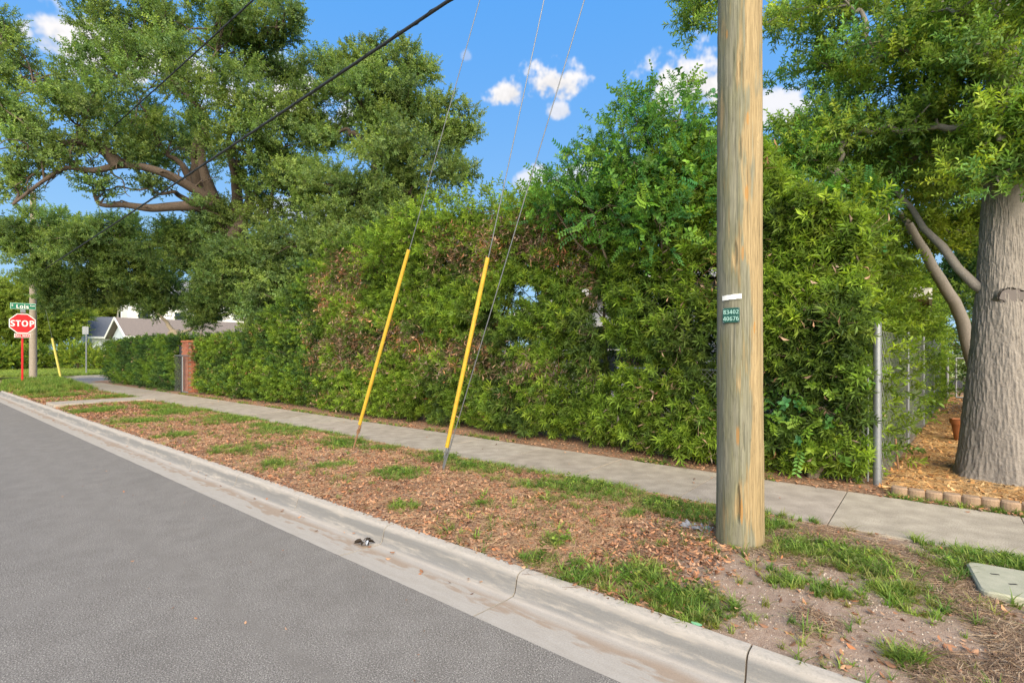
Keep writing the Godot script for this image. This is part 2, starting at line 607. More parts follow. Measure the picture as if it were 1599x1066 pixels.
func build_sky() -> void:
	var w := 4096
	var h := 2048
	var im := Image.create(w, h, false, Image.FORMAT_RGBF)
	for y in h:
		var el := 90.0 - (y + 0.5) / h * 180.0
		var c: Color
		if el <= 0: c = Color(.42, .45, .46)
		else:
			var t := pow(clampf(1.0 - sin(deg_to_rad(el)), 0, 1), 2.8)
			c = Color(.08, .37, .94).lerp(Color(.52, .80, 1.0), t)
		im.fill_rect(Rect2i(0, y, w, 1), Color(c.r / EXPOSURE, c.g / EXPOSURE, c.b / EXPOSURE))
	# cumulus: [azimuth degrees (0 = -z, positive to +x), elevation, width, height in degrees, density]
	var clouds := [[-34.8, 27.5, 6.4, 4.2, 1.0], [-33.9, 25.2, 3.2, 2.0, .8], [-39.6, 26.8, 4.2, 3.4, 1.0], [-20.5, 25.8, 9.5, 7.5, 1.0], [-37.2, 18.4, 4.0, 3.4, .75], [-32.0, 18.6, 6.5, 2.6, .7],
		[-79.0, 24.5, 8.0, 6.0, 1.0], [-74.5, 26.0, 7.0, 5.0, 1.0], [-64.0, 24.0, 14.0, 7.5, 1.0], [-61.0, 14.0, 14.0, 5.0, .6], [-12.5, 22.5, 7.0, 5.0, .9], [-14.0, 16.0, 6.0, 3.0, .8], [-44.5, 30.0, 1.2, 1.6, .3]]
	var cr := RandomNumberGenerator.new()
	cr.seed = 77
	for k in 60:
		var az := cr.randf_range(8, 268)
		clouds.append([az if az < 180 else az - 360.0, cr.randf_range(6, 60), cr.randf_range(5, 17), cr.randf_range(3, 8), cr.randf_range(.6, 1)])
	var f := FastNoiseLite.new()
	f.seed = 12; f.frequency = 0.011; f.fractal_octaves = 5
	for q in clouds:
		var u0: float = q[0] / 360.0 * w
		var v0: float = (90.0 - q[1]) / 180.0 * h
		var rx: float = q[2] / 360.0 * w * 0.5 / maxf(.3, cos(deg_to_rad(q[1])))
		var ry: float = q[3] / 180.0 * h * 0.5
		for y in range(int(v0 - ry * 1.8), int(v0 + ry * 1.5)):
			for x in range(int(u0 - rx * 1.6), int(u0 + rx * 1.6)):
				var ex := (x - u0) / rx
				var ey := (y - v0) / ry
				if ey > 0: ey *= 1.35
				var n := f.get_noise_2d(x * 1.6 + q[0] * 31.0, y * 1.9)
				var n2 := f.get_noise_2d(x * 5.0, y * 5.0 + 300.0) + .5 * f.get_noise_2d(x * 14.0, y * 14.0)
				var dens: float = (1.0 - sqrt(ex * ex + ey * ey)) + n * 0.8 + n2 * 0.24
				dens = clampf(dens * 1.8, 0.0, 1.0)
				if dens <= 0.0: continue
				dens = dens * dens * (3.0 - 2.0 * dens) * q[4]
				var xx := posmod(x, w)
				var yy := clampi(y, 0, h / 2 - 1)
				var lit: float = clampf(0.94 - 0.12 * (y - v0) / ry + n * 0.16 + n2 * .10, .62, 1.02) / EXPOSURE
				var cc := Color(lit, lit * .975, lit * .975)
				im.set_pixel(xx, yy, im.get_pixel(xx, yy).lerp(cc, dens))
	var sm := PanoramaSkyMaterial.new()
	sm.panorama = ImageTexture.create_from_image(im)
	var sky := Sky.new()
	sky.sky_material = sm
	var env := Environment.new()
	env.background_mode = Environment.BG_SKY
	env.sky = sky
	env.tonemap_mode = Environment.TONE_MAPPER_LINEAR
	env.tonemap_exposure = EXPOSURE
	env.sdfgi_enabled = true
	env.ssao_enabled = true
	env.ssil_enabled = true
	var we := WorldEnvironment.new()
	we.name = "world_environment"
	we.environment = env
	add_child(we)

# ------------------------------------------------------------------ ground, road
func build_ground() -> void:
	var b := B.new()
	sheet(b, -380, 380, 4, 380, -380, 4, plain(-0.22), white())
	struct("ground", b, M.lawn)
	b = B.new()
	# wear: polished wheel paths, oil-darkened lane middle and faint patches
	var wear := func(x, z):
		var lane := .06 * sin(z * 3.6 + .6 + patchy.get_noise_2d(x * 3.0, 5.0)) * clampf((z + 2.2) * 1.5, 0.0, 1.0)
		var k: float = 1.0 + lane + patchy.get_noise_2d(x * 9.0, z * 26.0) * .06 + patchy.get_noise_2d(x * 45.0, z * 60.0) * .06
		return Color(k, k, k)
	sheet(b, -14.0, 6.0, 200, 3.0, -2.27, 60, func(x, z): return -0.116 + 0.012 * clampf(z + 2.27, 0, 4), wear)
	sheet(b, -33.0, -14.0, 60, 3.0, -2.27, 20, func(x, z): return -0.116 + 0.012 * clampf(z + 2.27, 0, 4), wear)
	sheet(b, 6.0, 60.0, 20, 3.0, -2.27, 8, func(x, z): return -0.116 + 0.012 * clampf(z + 2.27, 0, 4), wear)
	sheet(b, -33.0, 60, 40, 9, 3.0, 6, func(x, z): return -0.116 + 0.012 * clampf(z + 2.27, 0, 4), wear)
	struct("road", b, M.asphalt)
	b = B.new()
	sheet(b, -40.6, -33.0, 8, 60, -90, 20, plain(-0.116), white())
	struct("cross_road", b, M.asphalt)
	b = B.new()
	sheet(b, -120, -40.6, 8, 9, -2.27, 4, plain(-0.112), white())
	struct("far_road", b, M.asphalt)
	# verge
	b = B.new()
	var soil := func(x, z):
		var s := sandy(x, z)
		return Color(.9, .76, .64).lerp(Color(1.35, 1.55, 1.75), s)
	sheet(b, -33.0, -14.0, 90, -2.82, -5.15, 18, mound, soil)
	sheet(b, -14.0, 3.5, 260, -2.82, -5.15, 36, mound, soil)
	struct("verge_soil", b, M.soil)
	# yard soil behind the sidewalk
	b = B.new()
	var yard := func(x, z): return -0.01 + 0.03 * clampf((-6.55 - z) / 0.4, 0.0, 1.0) + bumpy.get_noise_2d(x * 30.0, z * 30.0) * 0.02
	sheet(b, -33.0, 12.0, 150, -6.5, -40.0, 110, yard, func(_x, _z): return Color(.9, .75, .6))
	struct("yard_soil", b, M.soil)
	# lawn across the side street
	b = B.new()
	sheet(b, -120, -41.2, 20, -3.4, -90, 20, plain(0.02), white())
	struct("lawn", b, M.lawn)

func profile_run(b: B, prof: Array, path: Array, u0 := 0.0) -> void:   # prof: Vector2(offset to the path's left, y); path: Vector3
	var acc := [0.0]
	for k in range(1, prof.size()): acc.append(acc[-1] + prof[k].distance_to(prof[k - 1]))
	var run := u0
	for f in prof.size() - 1:
		var s := b.v.size()
		run = u0
		for k in path.size():
			var d: Vector3 = (path[min(k + 1, path.size() - 1)] - path[max(k - 1, 0)]).normalized()
			var left := Vector3(d.z, 0, -d.x)
			if k > 0: run += path[k].distance_to(path[k - 1])
			var pn: Vector2 = prof[f + 1] - prof[f]
			var nn := (left * -pn.y + Vector3.UP * pn.x).normalized()
			for e in 2:
				# soften the profile by averaging with the neighbour strip
				var m := nn
				var g: int = f - 1 if e == 0 else f + 1
				if g >= 0 and g < prof.size() - 1:
					var p2: Vector2 = prof[g + 1] - prof[g]
					m = (nn + (left * -p2.y + Vector3.UP * p2.x).normalized()).normalized()
				var q: Vector2 = prof[f + e]
				b.add(path[k] + left * q.x + Vector3.UP * q.y, m, Vector2(run / 5.84, acc[f + e] / acc[-1]))
		for k in path.size() - 1:
			var p := s + k * 2
			b.tri(p, p + 1, p + 2)
			b.tri(p + 1, p + 3, p + 2)
	for e in 2:
		var k: int = 0 if e == 0 else path.size() - 1
		var d: Vector3 = (path[1] - path[0]).normalized() if e == 0 else (path[k] - path[k - 1]).normalized()
		var left := Vector3(d.z, 0, -d.x)
		var s := b.v.size()
		for q in prof: b.add(path[k] + left * q.x + Vector3.UP * q.y, -d if e == 0 else d, Vector2(.3, .95))
		for q in prof: b.add(path[k] + left * q.x + Vector3.UP * -0.3, -d if e == 0 else d, Vector2(.3, .95))
		for j in prof.size() - 1:
			b.tri(s + j, s + j + 1, s + prof.size() + j); b.tri(s + j + 1, s + prof.size() + j + 1, s + prof.size() + j)

# kerb cast: u runs along it (5.84 m), v across from the asphalt to the back: clean pan, silt line, face darkened by grime and painted-in shade, pale top
func kerb_texture() -> ImageTexture:
	var w := 2048
	var h := 256
	var f := FastNoiseLite.new()
	f.seed = 91; f.frequency = 0.02; f.fractal_octaves = 4
	var g := FastNoiseLite.new()
	g.seed = 92; g.frequency = 0.25; g.fractal_octaves = 2
	var im := Image.create(w, h, false, Image.FORMAT_RGB8)
	for y in h:
		var v := (y + 0.5) / h
		for x in w:
			var ang := TAU * x / w
			var px := cos(ang) * 326.0
			var pz := sin(ang) * 326.0
			var n := f.get_noise_3d(px * 0.5, y * 1.6, pz * 0.5)
			var s := g.get_noise_3d(px, y * 3.0, pz)
			var c := Color(0.353, 0.316, 0.267).lerp(Color(0.410, 0.373, 0.324), 0.5 + n * 0.6)
			# silt where the water stands, broken up along the run
			var silt := clampf((0.14 - absf(v - 0.40 + n * 0.14)) * 9.0 + n * 1.3 + f.get_noise_3d(px * .12, 40.0, pz * .12) * 1.1 - 0.25, 0.0, 1.0)
			c = c.lerp(Color(0.279, 0.193, 0.123), silt * 0.7)
			# road grime streaked along the upright face, with its shade put into the colour
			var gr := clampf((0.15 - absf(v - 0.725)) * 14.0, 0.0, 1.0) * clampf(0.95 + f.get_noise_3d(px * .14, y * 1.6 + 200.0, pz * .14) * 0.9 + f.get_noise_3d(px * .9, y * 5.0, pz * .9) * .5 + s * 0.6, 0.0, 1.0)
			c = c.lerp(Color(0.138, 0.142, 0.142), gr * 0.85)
			if v > 0.86: c = c.lerp(Color(0.246, 0.234, 0.205), clampf(f.get_noise_3d(px * 2.6, y * 4.0 + 500, pz * 2.6) * 1.4 - 0.1, 0, .4))
			c = c * (1.0 + s * 0.22)
			c = c.linear_to_srgb()
			im.set_pixel(x, y, c)
	return ImageTexture.create_from_image(im)

func build_kerb_and_walk() -> void:
	var km := mat(Color.WHITE, 0.92)
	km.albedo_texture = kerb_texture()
	km.heightmap_enabled = true
	km.heightmap_texture = M.relief
	km.heightmap_scale = 0.06
	# offset to the left of a path running towards -x is +z... the path runs along +x, left is -z
	var prof := [Vector2(-.53, -.116), Vector2(-.40, -.124), Vector2(-.20, -.136), Vector2(-.145, -.135), Vector2(-.125, -.115), Vector2(-.112, -.07), Vector2(-.104, -.03), Vector2(-.09, -.009), Vector2(-.065, .002), Vector2(0, .006)]
	var kerb := Node3D.new()
	kerb.name = "kerb"
	add_child(kerb)
	kerb.set_meta("kind", "structure")
	var x := 8.05
	var k := 0
	while x > -26.0:
		var x1 := x - 1.46
		var b := B.new()
		var path := []
		for s in 13: path.append(Vector3(lerpf(x1 + .005, x - .005, s / 12.0), rf(-.0015, .0015), -2.80))
		profile_run(b, prof, path, fmod(k * 1.46 + 40.0, 5.84))
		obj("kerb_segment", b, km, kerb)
		x = x1; k += 1
	var bed := B.new()
	var low := []
	for q in prof: low.append(q + Vector2(.0, -.016))
	profile_run(bed, low, [Vector3(-26.4, 0, -2.80), Vector3(8.0, 0, -2.80)])
	obj("joint_filler", bed, M.dirt, kerb)
	var arc := []
	var cx := x
	for s in 15:
		var a := s / 14.0 * PI / 2
		arc.append(Vector3(cx - sin(a) * 4.5, 0, -2.80 - 4.5 + cos(a) * 4.5))
	arc.append(arc[-1] + Vector3(0, 0, -30))
	arc.reverse()
	var b2 := B.new()
	profile_run(b2, prof, arc)
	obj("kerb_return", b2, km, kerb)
	# far kerb across the side street
	var far := Node3D.new()
	far.name = "far_kerb"
	add_child(far)
	far.set_meta("kind", "structure")
	b2 = B.new()
	var fp := [Vector3(-41.2, 0, -90), Vector3(-41.2, 0, -9.5)]
	for s in 9:
		var a := s / 8.0 * PI / 2
		fp.append(Vector3(-46.2 + cos(a) * 5.0, 0, -8.4 + sin(a) * 5.0))
	fp.append(Vector3(-120, 0, -3.4))
	fp.reverse()
	profile_run(b2, prof, fp)
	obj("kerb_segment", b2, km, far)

	# sidewalk slabs
	var walk := Node3D.new()
	walk.name = "sidewalk"
	add_child(walk)
	walk.set_meta("kind", "structure")
	var xs := 5.90
	while xs > -31.0:
		var tone := rf(0.90, 1.06)
		var bb := B.new()
		bb.tint = Color(tone, tone * rf(.98, 1.0), tone * rf(.95, 1.0))
		box(bb, Vector3(xs - .66, -.055 + rf(-.004, .004), -5.83), Vector3(1.311, .12, 1.36), 0.004)
		obj("slab", bb, M.concrete, walk)
		xs -= 1.32
	var wb := B.new()
	box(wb, Vector3(-12.5, -.08, -5.83), Vector3(36.9, .13, 1.33))
	obj("joint_filler", wb, M.dirt, walk)
	# strip across the verge to the gate
	var strip := Node3D.new()
	strip.name = "cross_walk_strip"
	add_child(strip)
	strip.set_meta("kind", "structure")
	for s in 2:
		var bb := B.new()
		bb.tint = Color(1.1, 1.08, 1.05)
		box(bb, Vector3(-18.8, .025, -3.41 - s * 1.165), Vector3(1.15, .1, 1.155), 0.01)
		obj("slab", bb, M.concrete, strip)

# ------------------------------------------------------------------ near utility pole
const POLE := Vector3(-1.16, 0, -4.21)
func pole_texture() -> ImageTexture:
	var w := 1024
	var h := 2048
	var streak := FastNoiseLite.new()
	streak.seed = 101; streak.frequency = 0.05; streak.fractal_octaves = 4
	var blot := FastNoiseLite.new()
	blot.seed = 102; blot.frequency = 0.008; blot.fractal_octaves = 3
	var out := PackedByteArray()
	out.resize(w * h * 3)
	var tan_ := Color(.255, .185, .088)
	var pale := Color(.315, .24, .13)
	var green := Color(0.132, 0.140, 0.080)
	var grey := Color(0.160, 0.164, 0.124)
	var orange := Color(0.336, 0.168, 0.040)
	var knots := [[.192, .945, 11.0, 30.0], [.185, .60, 9.0, 26.0], [.15, .42, 10.0, 16.0], [.30, .30, 8.0, 12.0], [.16, .52, 12, 20.0], [.10, .7, 10.0, 16.0], [.22, .845, 9.0, 30.0]]
	for y in h:
		for x in w:
			var a := TAU * x / w
			var px := cos(a) * 163.0
			var pz := sin(a) * 163.0
			var n := streak.get_noise_3d(px * 1.6, y * 0.05, pz * 1.6)
			var m := blot.get_noise_3d(px * 1.0, y * 0.45, pz * 1.0)
			var f := streak.get_noise_3d(px * 6.0, y * 0.3, pz * 6.0)
			var c := tan_.lerp(pale, clampf(0.5 + n * 0.9, 0, 1))
			# preservative and weather: blue-green on the side towards the hedge and far street, in streaky patches
			var side := cos(a - TAU * 0.37)
			var wet := clampf((side * 0.8 + m * 1.5 + n * 0.5 + 0.0) * 3.2, 0.0, 1.0)
			c = c.lerp(green.lerp(grey, clampf(0.5 + m * 1.5 + n, 0, 1)), wet * 0.86)
			c = c * (1.0 + f * 0.6 + n * 0.25)
			var g2 := streak.get_noise_3d(px * 2.6 + 500.0, y * 0.012, pz * 2.6)
			if absf(g2) < 0.012 and blot.get_noise_3d(px * 2.0, y * 1.2 + 900.0, pz * 2.0) > 0.05: c = c * 0.38      # drying checks
			if n < -0.42: c = c * 0.72
			for q in knots:
				var dx: float = absf(x - q[0] * w)
				var dy: float = absf(y - q[1] * h)
				if dx < q[2] * 2.4 and dy < q[3] * 2.4:
					var e: float = sqrt(pow(dx / q[2], 2) + pow(dy / q[3], 2)) + n * 0.6
					if e < 1.2: c = c.lerp(orange, clampf((1.2 - e) * 3.0, 0, 1) * .75)
			c = c.linear_to_srgb()
			var k := (y * w + x) * 3
			out[k] = int(clampf(c.r, 0, 1) * 255); out[k + 1] = int(clampf(c.g, 0, 1) * 255); out[k + 2] = int(clampf(c.b, 0, 1) * 255)
	return ImageTexture.create_from_image(Image.create_from_data(w, h, false, Image.FORMAT_RGB8, out))

func build_pole() -> void:
	var t := thing("utility_pole", "thick tan and green wooden utility pole beside the sidewalk with a number tag", "utility pole", POLE)
	var b := B.new()
	var sides := 144
	var rows := 420
	var top := 11.6
	# gouges: [angle, height, half-width angle, half-length, depth]; the camera sees the pole from about angle 2.45
	var gouges := [[1.36, .36, .07, .16, .022], [1.14, .86, .05, .12, .012], [1.28, 3.02, .05, .11, .012], [1.30, 3.62, .03, .07, .012], [1.50, 2.24, .09, .10, .013], [0.98, .60, .03, .2, .007], [1.56, 1.6, .02, .3, .008], [1.43, 2.75, .02, .35, .006], [0.40, 3.1, .04, .05, .01], [1.68, 1.0, .015, .5, .008], [0.78, 1.7, .015, .4, .006]]
	for k in rows + 1:
		var f := float(k) / rows
		var y := -0.12 + f * f * (top + .12) * 0.45 + f * (top + .12) * 0.55
		var r0 := lerpf(.169, .140, y / top) + 0.008 * exp(-y * 3.0)
		for s in sides + 1:
			var a := TAU * (s % sides) / sides
			var r := r0 + bumpy.get_noise_3d(cos(a) * 40, y * 8.0, sin(a) * 40) * .005 + patchy.get_noise_3d(cos(a) * 420, y * 9.0, sin(a) * 420) * .0022
			# hand-peeled flats: short ledges down the length
			r += 0.0022 * floorf(2.0 * patchy.get_noise_3d(cos(a) * 60, y * 60.0, sin(a) * 60) + 0.5)
			for q in gouges:
				var da: float = absf(wrapf(a - q[0], -PI, PI)) / q[2]
				var dy: float = absf(y - q[1]) / q[3]
				if da < 1.0 and dy < 1.0:
					r -= q[4] * minf(1.0, (1.0 - da * da - dy * dy) * 2.2) if da * da + dy * dy < 1.0 else 0.0
			b.add(Vector3(cos(a) * r, y, sin(a) * r), Vector3(cos(a), 0, sin(a)), Vector2(float(s) / sides, 1.0 - fposmod(y / 5.6, 1.0)))
	for k in rows:
		for s in sides:
			var p := k * (sides + 1) + s
			b.tri(p, p + 1, p + sides + 1); b.tri(p + 1, p + sides + 2, p + sides + 1)
	# normals from the shape
	for k in rows + 1:
		for s in sides + 1:
			var p := k * (sides + 1) + s
			var sl := k * (sides + 1) + posmod(s - 1, sides)
			var sr := k * (sides + 1) + (s + 1) % sides
			var up: int = mini(k + 1, rows) * (sides + 1) + s
			var dn: int = maxi(k - 1, 0) * (sides + 1) + s
			var nn := (b.v[up] - b.v[dn]).cross(b.v[sr] - b.v[sl]).normalized()
			b.n[p] = nn if nn.dot(Vector3(b.v[p].x, 0, b.v[p].z)) > 0 else -nn
	var pm := mat(Color.WHITE, 0.85)
	pm.albedo_texture = pole_texture()
	obj("pole_shaft", b, pm, t)
	# number tag: a bent plate with pale digits
	var ax := atan2(-POLE.z, -POLE.x)       # towards the camera
	var tagm := mat(lin(.012, .075, .055), 0.45)
	var digit := mat(lin(.42, .68, .60), 0.6)
	var tp := Node3D.new()
	tp.name = "number_tag"
	t.add_child(tp)
	var aa := ax + 0.34
	tp.position = Vector3(cos(aa), 0, sin(aa)) * .174 + Vector3(0, 1.775, 0)
	tp.rotation.y = PI / 2 - aa
	b = B.new()
	box(b, Vector3.ZERO, Vector3(.126, .112, .005), .002)
	obj("plate", b, tagm, tp)
	var font := SystemFont.new()
	font.font_names = PackedStringArray(["Droid Sans Mono"])
	for row in 2:
		var tm := TextMesh.new()
		tm.text = ["83402", "40676"][row]
		tm.font = font
		tm.font_size = 64
		tm.pixel_size = 0.00066
		tm.depth = 0.002
		use("digits", tm, digit, tp, Transform3D(Basis.IDENTITY.scaled(Vector3(.93, 1, 1)), Vector3(0, .024 - row * .05, .0036)))
	for s in [[-.056, .049], [.056, .049], [-.056, -.049], [.056, -.049]]:
		b = B.new()
		rod(b, Vector3(s[0], s[1], -.004), Vector3(s[0], s[1], .005), .004, 6)
		obj("nail", b, M.galv, tp)
	var sp := Node3D.new()
	sp.name = "white_tape"
	t.add_child(sp)
	aa = ax + 0.34
	sp.position = Vector3(cos(aa), 0, sin(aa)) * .1725 + Vector3(0, 1.908, 0)
	sp.rotation = Vector3(0, PI / 2 - aa, 0)
	b = B.new()
	for k in 8:
		var x0 := -.072 + k * .018
		for e in 1:
			var z0 := sqrt(maxf(0, .173 * .173 - x0 * x0)) - .171
			var z1 := sqrt(maxf(0, .173 * .173 - pow(x0 + .018, 2))) - .171
			var hh := .017 + .001 * (k % 3)
			b.face([Vector3(x0, -hh + k * .001, z0), Vector3(x0 + .018, -hh + k * .001, z1), Vector3(x0 + .018, hh + k * .0012, z1), Vector3(x0, hh + k * .0012, z0)])
	obj("strip", b, M.white, sp)
	# top hardware out of the picture: crossarm and insulators
	b = B.new()
	box(b, Vector3(0, 10.6, .22), Vector3(.1, .12, 2.4), .01, Basis(Vector3.UP, 0.0))
	obj("crossarm", b, M.bark_far, t)

# ------------------------------------------------------------------ guys and cables
func sag(a: Vector3, c: Vector3, drop: float, n := 24) -> Array:
	var pts := []
	for k in n + 1:
		var f := float(k) / n
		pts.append(a.lerp(c, f) - Vector3(0, drop * 4.0 * f * (1.0 - f), 0))
	return pts

func build_guys() -> void:
	var specs := [
		{at = Vector3(-4.70, 0, -4.36), h = 10.8, guard = true, rust = false, label = "yellow plastic guy guard nearest the utility pole on a grey anchor rod"},
		{at = Vector3(-6.68, 0, -4.39), h = 11.1, guard = true, rust = true, label = "yellow plastic guy guard on a rusty anchor rod, farther from the pole"},
		{at = Vector3(-4.665, 0, -4.33), h = 7.9, guard = false, rust = false, label = "bare steel guy strand crossing in front of the near yellow guard"}]
	for q in specs:
		var t := thing("guy_wire", q.label, "guy wire", q.at, 0.0, "guy wires of the near pole")
		var topp: Vector3 = POLE + Vector3(-.15, q.h, 0) - q.at
		var d := topp.normalized()
		var low := .28 if not q.rust else .42
		var b := B.new()
		var pts := [Vector3(0, -.1, 0) , d * .06, d * low]
		tube(b, pts, [.013, .013, .012] if q.guard else [.009, .009, .009], 8)
		if q.guard:
			# thimble eye and turnbuckle plates
			tube(b, [d * (low - .03), d * (low + .02) + Vector3(.02, 0, .01), d * (low + .07)], [.016, .024, .014], 8)
			box(b, d * (low - .05), Vector3(.05, .07, .02), .006, facing(d, .4, 1.0))
		obj("anchor_rod", b, M.rust if q.rust else M.galv, t)
		b = B.new()
		rod(b, d * low, topp, .0055, 6)
		obj("strand", b, M.strand, t)
		if q.guard:
			b = B.new()
			var s0 := d * (low + .07)
			var gp := []
			var gr := []
			for k in 7:
				gp.append(s0 + d * ((2.66 if q.rust else 2.34) * k / 6.0) + Vector3(0, 0, .012)); gr.append(.026 if k < 6 else .024)
			tube(b, gp, gr, 12)
			obj("guard", b, M.yellow, t)
		else:
			b = B.new()
			for k in 7:
				rod(b, d * (.30 + k * .035), d * (.315 + k * .035), .011, 6)
			obj("clamp", b, M.galv, t)
	# overhead lines to the far pole
	var far := Vector3(-37.33, 0, -4.94)
	var lines := [
		{a = POLE + Vector3(-.18, 5.75, .0), c = far + Vector3(.15, 5.45, .1), r = .021, drop = .05, label = "thick black telephone cable slanting down in front of the oaks", called = "telephone_cable"},
		{a = POLE + Vector3(-.15, 7.75, .0), c = far + Vector3(.1, 9.75, .1), r = .016, drop = .15, label = "upper dark power line running to the top of the far pole", called = "power_line"}]
	for q in lines:
		var t := thing(q.called, q.label, "cable", q.a, 0.0, "overhead cables")
		var b := B.new()
		var pts := []
		for p in sag(q.a, q.c, q.drop, 40): pts.append(p - q.a)
		var rr := []
		for p in pts: rr.append(q.r)
		tube(b, pts, rr, 8)
		obj("conductor", b, M.cable, t)
		# the lashing that spirals along it
		b = B.new()
		var hp := []
		var hr := []
		for k in 260:
			var f := k / 259.0
			var ix: float = f * 40.0
			var i0: int = mini(int(ix), 39)
			var p: Vector3 = pts[i0].lerp(pts[i0 + 1], ix - i0)
			hp.append(p + Vector3(0, cos(k * 1.3), sin(k * 1.3)) * q.r * 1.25); hr.append(.004)
		tube(b, hp, hr, 4, false)
		obj("lashing_wire", b, M.cable, t)
	var t2 := thing("service_wire", "thin dark service wire dropping beside the pole into the right tree", "cable", POLE, 0.0, "overhead cables")
	var b3 := B.new()
	var sp := sag(Vector3(.05, 8.6, -.1), Vector3(2.6, 4.6, -17.0), .9, 20)
	var sr := []
	for p in sp: sr.append(.009)
	tube(b3, sp, sr, 6)
	obj("conductor", b3, M.cable, t2)

# ------------------------------------------------------------------ hedges
var PAL_YEW := [Color(0.164, 0.276, 0.046), Color(0.258, 0.411, 0.051), Color(0.343, 0.505, 0.065), Color(0.189, 0.316, 0.071), Color(0.429, 0.569, 0.071), Color(0.223, 0.348, 0.058)]
var PAL_LIME := [Color(0.286, 0.440, 0.044), Color(0.374, 0.517, 0.055), Color(0.220, 0.374, 0.044)]
var PAL_BOX := [Color(.085, .19, .05), Color(.12, .25, .06), Color(.17, .31, .065), Color(.09, .20, .075), Color(.22, .34, .07)]
var PAL_DEAD := [Color(.36, .23, .145), Color(.29, .205, .14), Color(.44, .29, .18), Color(.26, .20, .155), Color(.46, .18, .07)]
var PAL_VINE := [Color(0.138, 0.341, 0.056), Color(0.207, 0.434, 0.068), Color(0.289, 0.486, 0.056), Color(0.123, 0.289, 0.068), Color(0.097, 0.315, 0.113)]

func hedge_top(x: float) -> float:
	var keys := [[-30.0, 1.95], [-16.5, 2.05], [-15.0, 2.6], [-13.0, 3.7], [-11.0, 4.2], [-9.0, 4.25], [-7.0, 3.95], [-5.5, 3.95], [-4.2, 4.1], [-3.0, 4.3], [-1.6, 3.9], [-.9, 3.0], [-.3, 2.7], [1.0, 2.6]]
	for k in keys.size() - 1:
		if x <= keys[k + 1][0]:
			return lerpf(keys[k][1], keys[k + 1][1], clampf((x - keys[k][0]) / (keys[k + 1][0] - keys[k][0]), 0, 1))
	return 2.6

